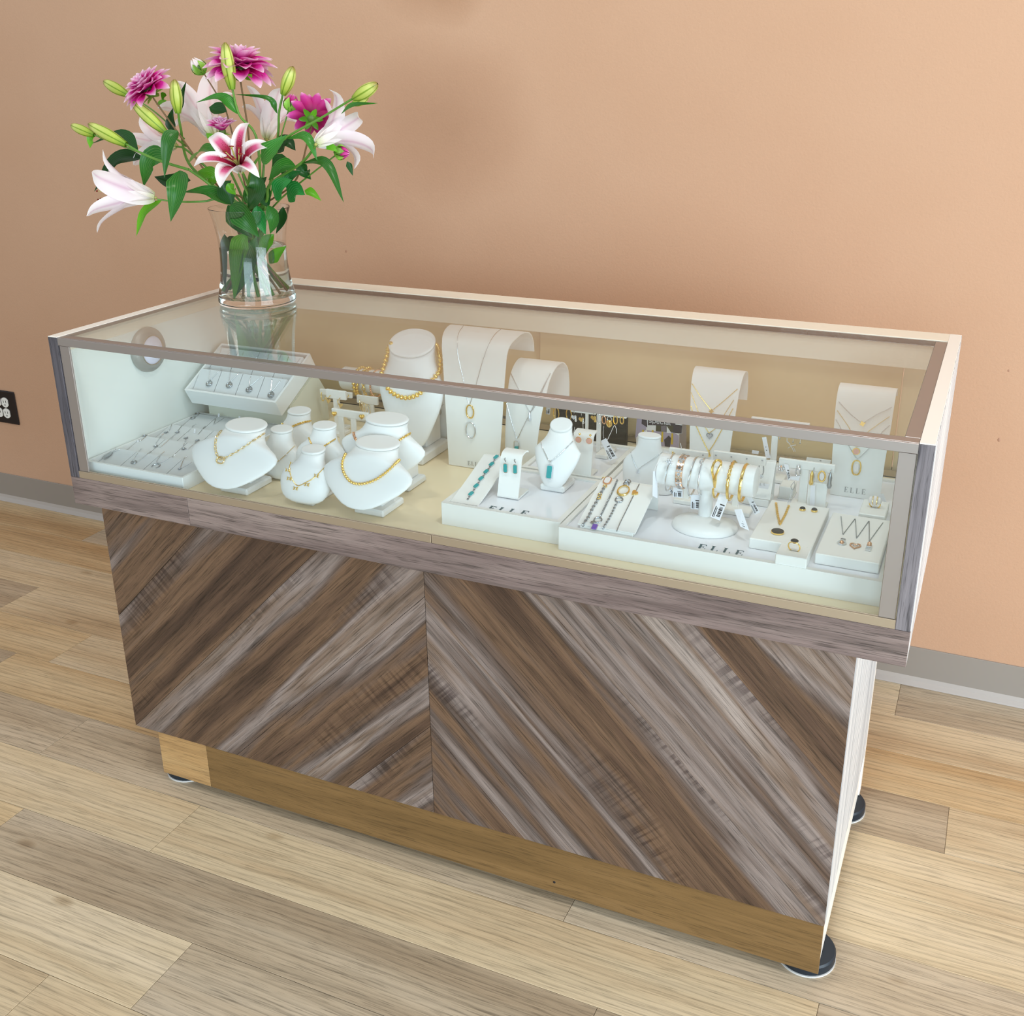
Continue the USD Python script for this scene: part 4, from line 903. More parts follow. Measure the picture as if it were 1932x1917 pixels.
pk = sheet("earring_ramp", "small curled white stand with pink stone earrings behind the slim bust", "earring ramp", [(0.318, TF + 0.0015), (0.290, TF + 0.0012), (0.2815, TF + 0.002), (0.283, TF + 0.015), (0.288, TF + 0.055), (0.291, TF + 0.071), (0.298, TF + 0.0785), (0.312, TF + 0.080), (0.320, TF + 0.077)], [(0.9115, 0.9500)] * 9, th=0.0026)
for i, (x, y) in enumerate(((905, 690), (712, 665))):
    c = at(9, x, y, Y=0.286); b_ = at(9, x - 20, y + 100, Y=0.281)
    earring(("pink stone drop earring in full view on the curled stand", "pink stone drop earring half hidden by the slim bust")[i], c, [("stud", ball(c, 0.0022, 1), "gold"), ("stone", slab(sg.Point(0, 0).buffer(0.0050, 10), b_, XF, 0.0024), "pink_stone"), ("rim", ring(b_ - [0, 0.0012, 0], (0, 1, 0), 0.0052, 0.0006, 22, 5), "gold")], "pink stone earrings")

# ---- behind: dark earring display with bar stands, magazine card
bd = thing("earring_display", "black earring display board at the back of the case", "display board", (0.85, 0.56, DECK))
part(bd, "board", box(0.770, 0.9240, 0.556, 0.566, DECK + 0.0003, 0.776, 0.001), M["display_black"])
part(bd, "upper_pad", box(0.776, 0.918, 0.5535, 0.5565, 0.738, 0.772, 0.001), M["slot_dark"])
part(bd, "ledge", box(0.772, 0.922, 0.548, 0.557, DECK + 0.0003, DECK + 0.006, 0.001), M["display_black"])
zA = at(9, 845, 255, Y=0.43)[2]
sa = bar_stand("white earring stand with heart drops in front of the black display", at(9, 560, 250, Y=0.43)[0], at(9, 1010, 280, Y=0.43)[0], 0.43, zA - 0.004, zA + 0.009, (at(9, 845, 400, Y=0.43)[0],), (0.855, 0.885, 0.418, 0.444), TF, pw=0.0028)
sb = bar_stand("white earring stand with gold hoops in front of the black display", at(9, 1035, 300, Y=0.41)[0], at(9, 1570, 340, Y=0.41)[0], 0.41, zA + 0.003, zA + 0.014, (at(9, 1060, 600, Y=0.41)[0],), (0.9205, 0.9450, 0.382, 0.436), TF, pw=0.0042)
zb_ = lambda x, Yv: at(9, x, 300, Y=Yv)[2]
EG = "earrings in front of the black display"
for x, y, R, mt, lbl, Yv in ((285, 180, 0.013, "gold", "large thin gold hoop nearest the shorter ramp", 0.50), (515, 200, 0.012, "gold", "large thin gold hoop above the slim bust's head", 0.50),
                             (1155, 340, 0.0075, "rose_gold", "rose gold double hoop under the front rail", 0.405), (1365, 330, 0.0082, "gold", "wide gold hoop fourth along the dark display", 0.405), (1482, 345, 0.0072, "gold", "thick gold hoop at the right end of the dark display", 0.405)):
    c = at(9, x, y, Y=Yv)
    earring(lbl, c, [("hoop", hoop(c, R, 0.0012, 25, 0.62), mt), ("post", tube([c, c + [0, 0.004, 0.001]], 0.0005, 5), mt)], EG)
c = at(9, 1255, 350, Y=0.405); earring("knotted gold drop earring on the dark display", c, [("top", hoop(c, 0.0045, 0.0009, 10), "silver"), ("knot", cat_([hoop(c - [0, 0.001, 0.007], 0.0062, 0.0014, s, 0.8) for s in (10, 55)]), "gold")], EG)
for i, (x, y) in enumerate(((610, 290), (745, 330), (965, 300))):
    c = at(9, x, y, Y=0.425)
    earring(("silver and gold leaf earring", "silver and gold heart earring", "single gold drop earring")[i] + " in front of the black display", c, [("hook", tube([c + [0, 0, 0.006], c], 0.0006, 5), "silver"), ("charm", slab(heart(0.0052), c - [0, 0.001, 0.007], facing(15), 0.0016), "gold" if i else "silver"), ("drop", drop(c - [-0.004, 0.001, 0.004], 0.012), "silver" if i < 2 else "gold")], EG)
c = at(9, 1065, 300, Y=0.404); earring("silver wire loop earring on the post of the hoop stand", c, [("loop", hoop(c, 0.009, 0.0007, 20, 0.55), "silver"), ("charm", ball(c - [0, 0, 0.019], 0.0016, 1), "silver")], EG)
for i, q in enumerate(((((620, 540), (600, 660)),), (((770, 470), (775, 600)),))):
    (a0, a1), = q
    P = np.array([at(9, *a0, Y=0.42), at(9, *a1, Y=0.40)]); g = thing("tag_thread", ("left", "right")[i] + " thin white tag thread hanging over the black display", "thread", P[1]); part(g, "strand", tube(smooth_path(P, 4), 0.0005, 5), M["thread_white"])
price_tag("white price tag leaning by the hoop stand's foot on the back tray", 9, [(1098, 790), (1190, 740), (1400, 1100), (1260, 1150)], [0.372, 0.372, 0.352, 0.352], True, [(1150, 520, .40), (1140, 650, .38), (1150, 745, .372)])
price_tag("small white price tag with dark print beside the shorter ramp", 9, [(105, 160), (180, 165), (165, 310), (95, 300)], 0.45)
P = np.array([at(9, x, y, Y=v) for x, y, v in ((1210, 790, .372), (1280, 640, .385), (1345, 510, .402), (1380, 580, .395), (1385, 655, .39))])
g = thing("tag_thread", "looped white tag thread hanging from the gold hoop", "thread", P[0]); part(g, "strand", tube(smooth_path(P, 20), 0.0006, 5), M["thread_white"])
# the magazine card
PYc = 0.578
pc = thing("poster_card", "collage photo card lettered special at the back of the case", "poster", (0.99, PYc, DECK))
A = at(10, 300, 380, Y=PYc); B = at(10, 1580, 560, Y=PYc)
px0, px1, pz1 = A[0], B[0], 0.7655
part(pc, "card", box(px0, px1, PYc, PYc + 0.0014, DECK + 0.0003, pz1), M["tag_white"], smooth=False)
plain("print_lilac", srgb(176, 166, 190), 0.4); plain("print_dark", srgb(52, 44, 60), 0.4); plain("print_mid", srgb(120, 112, 124), 0.4); plain("print_yellow", srgb(216, 182, 40), 0.4); plain("print_olive", srgb(64, 62, 40), 0.4); plain("print_taupe", srgb(150, 136, 132), 0.4)


def print_(pts, mt, lay, name="print_shape"):
    q = [at(10, x, y, Y=PYc) for x, y in pts]; part(pc, name, slab([(p[0], p[2]) for p in q], (0, PYc - 0.0002 * lay, 0), XF * [1, 1, 1], 0.0002), M[mt], smooth=False)


print_([(300, 380), (560, 400), (540, 700), (280, 900), (250, 960)], "print_lilac", 0)
print_([(560, 410), (800, 440), (780, 720), (560, 720)], "tag_white", 0); print_([(800, 440), (1240, 500), (1240, 770), (790, 740)], "print_olive", 0); print_([(930, 600), (1060, 590), (1060, 760), (930, 740)], "print_mid", 1)
print_([(1075, 600), (1200, 790), (1075, 780)], "tag_white", 1); print_([(1240, 560), (1480, 590), (1460, 800), (1240, 780)], "print_dark", 0); print_([(1480, 560), (1590, 580), (1590, 1180), (1400, 1180), (1400, 820), (1470, 800)], "print_taupe", 0)
print_([(560, 720), (1240, 770), (1390, 850), (1390, 1180), (700, 1100)], "print_lilac", 0); print_([(430, 420), (560, 410), (570, 640), (420, 540)], "print_dark", 1); print_([(1010, 960), (1130, 850), (1190, 920), (1160, 1150), (1030, 1130)], "print_dark", 2)
for x, y0, y1 in ((440, 700, 840), (690, 710, 860), (945, 750, 1020), (1200, 790, 1080)): print_([(x, y0), (x + 45, y0 + 4), (x + 35, y1), (x - 15, y1)], "print_yellow", 2, "print_stripe")
print_([(590, 440), (1300, 500), (1300, 590), (585, 580)], "print_dark", 3)
c = at(10, 615, 545, Y=PYc); part(pc, "lettering", text("special", 0.0100, c + [0, -0.0009, 0], XF, 0.0002), M["tag_white"], smooth=False, kind="stuff")
# ---- second branded tray (right)
e2 = tray("display_tray", "long white gloss tray holding the bangle bar on the right", 0.9800, 1.4785, 0.0520, 0.4780, DECK + 0.0003, 0.0395, rim=0.009, floor_h=0.0358, inner="gloss_white", mat_="card_white")
for x, ch in ((1197, "E"), (1303, "L"), (1407, "L"), (1512, "E")):
    c = at(6, x, 1146 + (x - 1197) * 0.165, Z=TF + 0.0003); part(e2, "letter", slab(letter(ch, 0.0180), c, FLAT, 0.0003), M["ink_teal"], smooth=False, label="black letter printed on the tray floor")
bs = bust("small white bust standing behind the bracelet card with a tiny drop pendant", 1.062, 0.275, (0.262, TF + 0.001), (0.262, 0.8305), 0.0925, 0.0195, "flat", disc_tilt=4, depth=0.72, nd=0.0165)
t = necklace("silver_necklace", "fine silver chain with a tiny teardrop on the small bust", bs.mesh, [(628, 285), (632, 330), (650, 390), (690, 470), (730, 445), (820, 385), (915, 310)], 6, r=0.0006, curve=True)
c = spot(bs.mesh, 6, 692, 490, 0.001); part(t, "pendant", drop(c + [0, -0.001, 0.006], 0.0095, 0.9), M["crystal"])
bc = sheet("bracelet_card", "white sloping card with four bracelets", "bracelet card", [(0.0655, TF + 0.0085), (0.100, TF + 0.020), (0.150, TF + 0.037), (0.172, TF + 0.0435), (0.181, TF + 0.044), (0.186, TF + 0.040), (0.187, TF + 0.001)], [(1.0080, 1.1040)] * 7, th=0.0024, foot=box(1.012, 1.100, 0.0660, 0.078, TF + 0.0003, TF + 0.006, 0.0005))
F = np.stack([[1, 0, 0], [0, 0.946, 0.324], [0, -0.324, 0.946]], 1)
CL = "bracelets on the sloping card"
t = necklace("link_bracelet", "silver link bracelet with a rose gold oval, left on the card", bc.mesh, [(205, 1310), (270, 1200), (345, 1095), (400, 975), (460, 860), (525, 760), (590, 620), (650, 520), (690, 440)], 13, kind=(0.0058, 0.0042, 0.0007), mat_="silver_dark", off=0.0016, curve=True, group=CL, cat="bracelet")
c = spot(bc.mesh, 13, 752, 325, 0.0012); q = part(t, "oval_frame", slab(rounded(0.0135, 0.0185, 0.0060), c, F, 0.0016), M["rose_gold"]); part(q, "stone", slab(rounded(0.0095, 0.0145, 0.0042), c + F[:, 2] * 0.0016, F, 0.0008), M["pearl"])
for x, y in ((590, 620), (570, 690), (700, 440), (860, 200)): part(t, "gold_link", ring(spot(bc.mesh, 13, x, y, 0.0018), F[:, 2], 0.0030, 0.0008, 14, 5), M["gold"])
t = necklace("chain_bracelet", "silver curb bracelet with a purple stone charm on the card", bc.mesh, [(605, 1075), (690, 900), (790, 690), (890, 480), (985, 260), (1010, 230)], 13, kind="rope", r=0.0014, pitch=0.004, mat_="silver_dark", off=0.0014, group=CL, cat="bracelet")
part(t, "ring_link", ring(spot(bc.mesh, 13, 548, 1160, 0.0016), F[:, 2], 0.0062, 0.0012, 20, 6), M["silver_dark"])
c = spot(bc.mesh, 13, 480, 1300, 0.001); q = part(t, "setting", slab(rounded(0.0100, 0.0128, 0.0012), c, F, 0.0014), M["silver"]); part(q, "stone", slab(rounded(0.0076, 0.0104, 0.0008), c + F[:, 2] * 0.0014, F, 0.0014), M["amethyst"])
part(t, "flower_charm", slab(star(6, 0.0042, 0.0022), spot(bc.mesh, 13, 430, 1215, 0.0012), F, 0.001), M["silver_dark"])
t = necklace("ring_bracelet", "silver chain bracelet with a big gold ring link, middle of the card", bc.mesh, [(635, 1370), (700, 1270), (770, 1160), (850, 1010), (920, 850), (955, 800)], 13, kind=(0.0044, 0.0030, 0.0006), mat_="silver_dark", off=0.0014, group=CL, cat="bracelet")
part(t, "silver_ring", ring(spot(bc.mesh, 13, 1000, 725, 0.0016), F[:, 2], 0.0060, 0.0012, 20, 6), M["silver_dark"])
part(t, "gold_ring", tube(spot(bc.mesh, 13, 1095, 535, 0.0022) + 0.0092 * np.cos(a)[:, None] * F[:, 0] + 0.0118 * np.sin(a)[:, None] * F[:, 1], 0.0012 + 0.0010 * np.maximum(0, -np.sin(a)), 7, closed=True), M["gold"])
for x, y in ((1185, 345), (1160, 385), (1245, 255)): part(t, "silver_link", ring(spot(bc.mesh, 13, x, y, 0.0018), F[:, 2], 0.0046, 0.0011, 16, 6), M["silver_dark"])
t = necklace("heart_bracelet", "thin silver bracelet with a small gold heart, right on the card", bc.mesh, [(925, 1450), (960, 1370), (1015, 1235), (1100, 1065), (1200, 860), (1295, 660), (1370, 520), (1450, 350), (1500, 305), (1560, 296)], 13, r=0.0008, mat_="silver_dark", group=CL, cat="bracelet")
part(t, "heart", slab(sg.Polygon(heart(0.0052)).buffer(0.0004), spot(bc.mesh, 13, 1338, 580, 0.0006), F @ rot([0, 0, 1], -35), 0.0022), M["gold"])
for ch, x, y in (("L", 735, 1378), ("E", 800, 1385)): part(bc, "letter", slab(letter(ch, 0.0058), spot(bc.mesh, 13, x, y, 0.0001), F, 0.0003), M["ink_grey"], smooth=False)

# ---- the bangle bar
bx, by, bz = 1.1885, 0.167, 0.8135
t = thing("bangle_stand", "white padded T-bar carrying seven bangles in the right tray", "bangle stand", (bx, by, TF))
roll = lathe([(0, -0.0785), (0.022, -0.0785), (0.0248, -0.0772), (0.0252, -0.073), (0.0252, 0.073), (0.0248, 0.0772), (0.022, 0.0785), (0, 0.0785)], n=40)
part(t, "roll", turn(roll, rot([0, 1, 0], 90)).apply_translation([bx, by, bz]), M["leatherette_white"], smooth=40)
part(t, "post", lathe([(0.0115, TF + 0.010), (0.0105, bz - 0.022)], (bx, by, 0), 24), M["leatherette_white"])
bo = sg.Point(0, 0).buffer(1, 24); bo = sg.Polygon([(x * 0.053, y * 0.047) for x, y in bo.exterior.coords]).intersection(sg.box(-1, -1, 1, 0.028)).buffer(-0.006).buffer(0.006, 6)
V = np.array(bo.exterior.coords)[:-1]
Pb = [np.c_[V * s + [bx + 0.004, 0.152], np.full(len(V), TF + z)] for s, z in ((0.99, 0.0004), (1.0, 0.0020), (0.965, 0.0062), (0.80, 0.0115), (0.5, 0.0140), (0.25, 0.0145))]
g = grid(Pb, close_u=True, caps=True); g.fix_normals(); part(t, "foot", g, M["leatherette_white"], smooth=60)
BGG = "bangles on the padded bar"
xs = [at(12, x, y, Y=by - 0.026)[0] for x, y in ((300, 450), (490, 400), (655, 450), (800, 450), (1030, 450), (1245, 450), (1435, 450))]


def bangle(label, x, g, mt, sub=()):
    t = thing("bangle", label, "bangle", (x, by, bz - 0.035), BGG); part(t, "band", g, M[mt], smooth=50)
    for nm, gg, m2 in sub: part(t, nm, gg, M[m2], smooth=40)
    return t


LP = lambda x, R=0.0302, **k: loop(x, by, bz - (R - 0.0262), R, 64, **k)
fl = at(12, 345, 250, Y=by - 0.024)
bangle("silver bangle with a crystal cluster, leftmost on the bar", xs[0], tube(LP(xs[0], tilt=0.002), 0.0014, 7, closed=True), "silver", [("cluster", cat_([ball(fl + [0.0042 * math.cos(q), -0.001, 0.0042 * math.sin(q)], 0.0019, 1) for q in np.linspace(0, 5.24, 6)] + [ball(fl + [0, -0.0015, 0], 0.0024, 1)]), "crystal")])
dia = []
for i in range(34):
    q = 2 * math.pi * i / 34
    for s in (-1, 1):
        cc = np.array([xs[1] + s * 0.0024 * (1 if i % 2 else 0.25), by + 0.0272 * math.cos(q), bz + 0.0272 * math.sin(q)])
        Fd = np.stack([[1, 0, 0], [0, -math.sin(q), math.cos(q)], [0, math.cos(q), math.sin(q)]], 1); dia.append(slab([(0, -.0030), (.0029, 0), (0, .0030), (-.0029, 0)], cc, Fd, 0.0014))
bangle("wide bangle of woven silver and bronze diamonds on the bar", xs[1], turn(lathe([(0.0262, -0.0052), (0.0272, -0.0052), (0.0272, 0.0052), (0.0262, 0.0052)], n=48), rot([0, 1, 0], 90)).apply_translation([xs[1], by, bz]), "rose_gold", [("diamond_weave", cat_(dia), "silver")])
bangle("plain silver bangle, third from the left on the bar", xs[2], tube(LP(xs[2], 0.0315, tilt=0.002), 0.0017, 7, closed=True), "silver")
bangle("thin silver bangle with a looped crystal end, middle of the bar", xs[3], tube(LP(xs[3], 0.0300), 0.0013, 7, closed=True), "silver", [("loop_end", ring(at(12, 835, 245, Y=by - 0.022) + [0, -0.001, 0], (0.2, 0.8, -0.6), 0.0036, 0.0012, 16, 6, 0.7), "silver")])
lo = np.array([at(12, x, y, Y=Yv) for x, y, Yv in ((1035, 640, by - .0225), (1015, 500, by - .0275), (995, 380, by - .0275), (1015, 290, by - .024), (1060, 230, by - .017), (1120, 240, by - .018), (1130, 290, by - .023), (1090, 370, by - .0275), (1050, 460, by - .0285), (1045, 540, by - .027), (1035, 640, by - .0225))])
bangle("gold bangle with a wide open loop front on the bar", xs[4], tube(LP(xs[4], 0.0300)[34:], 0.0018, 7), "gold", [("open_loop", tube(smooth_path(lo, 50), 0.0019, 8), "gold")])
Pt = LP(xs[5], 0.0300)
bangle("thick textured gold bangle, second from the right on the bar", xs[5], tube(Pt, 0.0024 + 0.0008 * np.sin(np.arange(64) * 2.3) * (np.sin(np.arange(64) * .1) > 0), 8, closed=True), "gold", [("clasp", ball(at(12, 1225, 725, Y=by - 0.012), 0.0034, 1), "gold")])
bangle("slim gold bangle at the right end of the bar", xs[6], tube(LP(xs[6], 0.0302, tilt=0.001), 0.0015, 7, closed=True, flat=1.6), "gold")
Pw = np.array([at(12, x, y, Y=v) for x, y, v in ((340, 175, .150), (220, 185, .147), (150, 300, .140), (110, 400, .138))])
g = thing("tag_thread", "white thread running from the left end of the bangle bar to a tag", "thread", Pw[-1]); part(g, "strand", tube(smooth_path(Pw, 14), 0.0006, 5), M["thread_white"])
price_tag("grey-backed tag hanging edge-on at the left end of the bangle bar", 12, [(100, 385), (165, 400), (165, 810), (92, 770)], [0.138, 0.150, 0.150, 0.138], False)
price_tag("white barcode tag behind the second bangle", 12, [(405, 640), (545, 650), (548, 800), (400, 785)], 0.172)
price_tag("white barcode tag leaning under the leftmost bangle", 12, [(310, 640), (360, 620), (405, 720), (390, 755)], 0.175)
price_tag("lilac-grey barcode tag left of the bar's post", 12, [(672, 750), (832, 760), (830, 985), (668, 965)], 0.165)
price_tag("large white barcode tag hanging right of the bar's post", 12, [(1110, 740), (1250, 790), (1110, 1145), (968, 1090)], [0.150, 0.146, 0.126, 0.130], True, [(1220, 720, .155), (1190, 765, .149)])
price_tag("white barcode tag hanging behind the slim gold bangle", 12, [(1508, 770), (1580, 762), (1722, 1020), (1640, 1055)], [0.176, 0.176, 0.160, 0.160], True)
price_tag("grey lettered tag leaning on the bangle stand's foot", 12, [(1330, 980), (1440, 965), (1558, 1300), (1420, 1235)], [0.136, 0.134, 0.118, 0.122], True, [(1375, 770, .148), (1385, 880, .142), (1395, 975, .136)], rects=[(.35, .35 + .13 * i, .62, .38 + .13 * i) for i in range(5)])

# ---- stands behind the bangle bar
s1 = bar_stand("white bar stand behind the left end of the bangle bar", 1.104, 1.1700, 0.240, 0.8105, 0.8250, (1.137,), (1.118, 1.156, 0.226, 0.254), TF)
s2 = bar_stand("white bar stand behind the right end of the bangle bar", 1.1790, 1.2655, 0.240, 0.8150, 0.8300, (1.2200,), (1.205, 1.2500, 0.214, 0.246), TF)
for i, (x, y) in enumerate(((855, 150), (1052, 152), (1287, 175), (1520, 205), (1757, 232))):
    c = at(12, x, y, Y=0.2365); earring(("dark little stud behind the looped crystal bangle", "dark little stud behind the open loop bangle", "dark little stud behind the textured gold bangle", "dark little stud behind the slim gold bangle", "dark little stud above the silver open teardrop")[i], c, [("stud", ball(c, 0.0013, 1), "silver_dark")], "little studs on the bar stands")
c = at(12, 400, 115, Y=0.2365); earring("gold cluster stud at the left end of the bar stands", c, [("cluster", cat_([ball(c + [0.0015 * math.cos(q), -.0005, 0.0015 * math.sin(q)], 0.0013, 1) for q in (0, 2.1, 4.2)]), "gold_pale")])
Pw = np.array([at(12, x, y, Y=.238) for x, y in ((515, -30), (530, 60), (540, 135))]); g = thing("tag_thread", "white thread over the left bar stand behind the bangles", "thread", Pw[-1]); part(g, "strand", tube(smooth_path(Pw, 8), 0.0006, 5), M["thread_white"])
tc = sheet("earring_card", "white sloping card with a silver teardrop earring right of the bangles", "earring card", [(0.270, TF + 0.0135), (0.276, TF + 0.028), (0.290, TF + 0.056), (0.297, TF + 0.0685), (0.301, TF + 0.070), (0.303, TF + 0.066), (0.303, TF + 0.001)], [(1.2240, 1.2715)] * 7, foot=box(1.2250, 1.2700, 0.269, 0.302, TF + 0.0003, TF + 0.0125, 0.0008))
c = at(11, 330, 735, Y=0.285); b_ = at(11, 320, 945, Y=0.277)
al = np.linspace(0.5, 2 * np.pi - 0.5, 22) + np.pi / 2
earring("silver open teardrop earring on the sloping card", c, [("loop", tube(np.stack([c[0] + (b_[0] - c[0]) * .5 + 0.0042 * np.cos(al), np.linspace(0.276, 0.276, 22), (c[2] + b_[2]) / 2 + 0.0125 * np.sin(al)], 1), 0.0010, 6), "silver_dark"), ("stone", slab(sg.Point(0, 0).buffer(0.0038, 8), b_ + [0, -0.002, 0], XF, 0.0018), "silver"), ("gem", ball(b_ + [0, -0.004, 0], 0.0018, 1), "crystal")])
part(tc, "slot_label", quad(11, [(265, 1065), (460, 1085), (430, 1170), (245, 1140)], 0.2655)[2], M["tag_white"], smooth=False)
for x in (295, 360): part(tc, "letter", slab(letter("L", 0.0042), at(11, x, 1105, Y=0.2645), XF, 0.0003), M["ink_grey"], smooth=False)
# tall stand with fine dangling earrings, partly behind the rail
tp = bar_stand("tall white T stand with fine branch earrings at the back right", 1.205, 1.306, 0.400, 0.8330, 0.8440, (1.2485,), (1.228, 1.272, 0.384, 0.416), TF, pw=0.0055)
for i, (pp) in enumerate((((745, 290), (745, 360), (815, 455), (860, 545)), ((850, 330), (845, 385)), ((985, 330), (960, 405)), ((620, 270), (625, 330)))):
    Pq = np.array([at(11, x, y, Y=0.394) for x, y in pp]); Pq[0][2] = max(Pq[0][2], 0.8335)
    pr = [("wire", tube(Pq, 0.0006, 5), "silver")]
    if i == 0: pr.append(("branch", cat_([tube(np.array([at(11, x, y, Y=0.394) for x, y in s]), 0.0006, 5) for s in (((815, 455), (755, 490)), ((820, 450), (895, 432)), ((850, 470), (885, 545)), ((740, 375), (800, 420)))]), "silver"))
    else: pr.append(("bead", ball(Pq[-1], 0.0014, 1), "silver_dark"))
    earring(("silver branch earring dangling from the tall stand", "fine silver bead earring right of the branch earring", "fine silver bead earring at the right end of the tall stand", "fine silver bead earring beside the tall stand's post")[i], Pq[0], pr)
price_tag("narrow lilac tag hanging left of the tall stand's post", 11, [(330, 310), (400, 300), (470, 650), (395, 660)], [0.394, 0.394, 0.385, 0.385], True, rects=[(.4, .45, .55, .49), (.4, .6, .55, .66)])
price_tag("short clear tag behind the right bar stand", 11, [(170, 520), (280, 540), (270, 590), (160, 575)], 0.32, False)
# earring T with pearls and drops
te = bar_stand("white T stand with the drop earrings right of the bangles", 1.2765, 1.3675, 0.297, 0.7975, 0.8120, (1.3200,), (1.302, 1.340, 0.284, 0.310), TF, pw=0.0068)
DR = "drop earrings on the right T stand"
c = at(11, 1195, 810, Y=0.292); earring("two-tone gold and silver teardrop earring on the T stand", c, [("hook", tube([c, c - [0, 0.002, 0.006]], 0.0009, 5), "silver"), ("drop", drop(c - [0.002, 0.003, 0.004], 0.0270, 0.36), "gold"), ("drop_back", drop(c - [0.0005, 0.001, 0.005], 0.0270, 0.36), "silver")], DR)
c = at(11, 1475, 850, Y=0.292); earring("silver teardrop earring at the right end of the T stand", c, [("hook", ball(c, 0.0018, 1), "silver"), ("drop", drop(c - [0, 0.003, 0.002], 0.0300, 0.34), "silver_dark")], DR)
c = at(11, 1322, 955, Y=0.2835); earring("gold oval earring with a pearl centre on the small white stand", c, [("frame", tube(c + 0.0055 * np.cos(a)[:, None] * XF[:, 0] + 0.0088 * np.sin(a)[:, None] * XF[:, 1], 0.0014, 7, closed=True), "gold"), ("pearl", slab(rounded(0.0062, 0.0120, 0.003), c + [0, 0.0005, 0], XF, 0.0016), "pearl")], DR)
ps = sheet("earring_ramp", "small curled white stand with the pearl oval earring", "earring ramp", [(0.322, TF + 0.0015), (0.300, TF + 0.0012), (0.2865, TF + 0.002), (0.2870, TF + 0.015), (0.2890, TF + 0.040), (0.2900, TF + 0.0480)], [(1.3290, 1.3590)] * 6, th=0.0024)
c = at(11, 655, 820, Y=0.292); earring("silver flower cluster earring at the left end of the T stand", c, [("cluster", cat_([ball(c + [0.004 * math.cos(q), -.001, 0.004 * math.sin(q)], 0.0026, 1) for q in np.linspace(0, 5, 5)]), "silver"), ("tip", ball(c + [0, -0.003, 0.004], 0.0018, 1), "rose_gold")], DR)
c = at(11, 935, 800, Y=0.291); earring("polished silver knot earring on the T stand", c, [("knot", ball(c, 0.0038, 2, (1, 0.8, 1.2)), "silver"), ("hoop", hoop(c - [0, 0, 0.002], 0.0075, 0.0018, 40, 0.7), "silver")], DR)
price_tag("white barcode tag hanging from the silver flower earring", 11, [(695, 750), (770, 760), (800, 1010), (770, 1020)], [0.288, 0.292, 0.280, 0.278], True)
price_tag("pale tag strip in front of the small curled stand", 11, [(1140, 1105), (1215, 1110), (1200, 1440), (1120, 1440)], 0.279, False)
price_tag("clear tag under the silver knot earring", 11, [(800, 960), (960, 950), (940, 1030), (790, 1000)], 0.285, False)
Pw = np.array([at(11, x, y, Y=v) for x, y, v in ((870, 1035, .28), (810, 1120, .27), (840, 1180, .262), (870, 1120, .27), (865, 1040, .28))]); g = thing("tag_thread", "grey looped thread lying behind the black pendant slab", "thread", Pw[2]); part(g, "strand", cat_([tube(smooth_path(Pw, 20), 0.0005, 5), tube(np.array([at(11, 840, 1180, Y=.262), at(11, 760, 1400, Y=.246)]), 0.0005, 5)]), M["silver_dark"], kind="stuff")
wb = thing("display_block", "small white block behind the T stand's left end", "block", (1.262, 0.33, TF)); part(wb, "body", box(1.2765, 1.3000, 0.318, 0.352, TF + 0.0003, TF + 0.022, 0.0012), M["card_white"]); part(wb, "base", box(1.2755, 1.3010, 0.317, 0.353, TF + 0.0002, TF + 0.003), M["card_white"])
wc = thing("card_slip", "flat white card slip behind the drop earring stand", "card", (1.34, 0.36, 0.80)); Pc, Nc, gc = quad(11, [(1075, 640), (1475, 690), (1460, 745), (1055, 700)], 0.345, t=0.0012); part(wc, "card", gc, M["card_white"], smooth=False); part(wc, "mark", bars(Pc, Nc, [(.55, .35, .62, .6)]), M["ink_grey"], smooth=False)
part(wc, "prop", box(1.330, 1.350, 0.349, 0.353, TF + 0.0003, 0.790), M["card_white"], smooth=False)

# ---- ramps at the back right
R1 = sheet("necklace_ramp", "curved white ramp with three layered gold necklaces", "necklace ramp", [(0.430, TF + 0.0005), (0.434, 0.79), (0.440, 0.855), (0.447, 0.883), (0.460, 0.900), (0.478, 0.903), (0.494, 0.893), (0.500, 0.870), (0.501, 0.842)], [(1.0895, 1.1620), (1.0865, 1.1650), (1.0830, 1.1700), (1.0815, 1.1720), (1.0810, 1.1735), (1.0810, 1.1745), (1.0810, 1.1745), (1.0810, 1.1745), (1.0810, 1.1745)])
GN = "layered gold necklaces on the back right ramp"
t = necklace("gold_necklace", "short gold necklace with a small clover, top layer on the curved ramp", R1.mesh, [(88, 150), (140, 230), (215, 325), (290, 265), (382, 185)], 7, r=0.0007, mat_="gold", group=GN, curve=False)
part(t, "pendant", slab(star(4, 0.0050, 0.0028, 0), spot(R1.mesh, 7, 214, 328, 0.001), XF, 0.0014), M["gold"])
t = necklace("gold_necklace", "gold necklace with a crystal heart, middle layer on the curved ramp", R1.mesh, [(82, 205), (120, 310), (160, 410), (198, 470), (240, 440), (300, 345), (358, 255)], 7, r=0.0006, mat_="gold", group=GN)
c = spot(R1.mesh, 7, 202, 485, 0.001); q = part(t, "heart", slab(sg.Polygon(heart(0.0062)), c, XF, 0.0014), M["silver_dark"]); part(q, "crystal_inlay", slab(sg.Polygon(heart(0.0044)), c - [0, 0.0014, 0], XF, 0.0008), M["crystal"])
t = necklace("gold_necklace", "long gold necklace with a knot drop, lowest layer on the curved ramp", R1.mesh, [(75, 265), (110, 410), (150, 500), (195, 590), (230, 540), (290, 430), (353, 310)], 7, r=0.0008, mat_="gold", group=GN)
part(t, "pendant", drop(spot(R1.mesh, 7, 199, 578, 0.002), 0.013, 0.8), M["gold"])
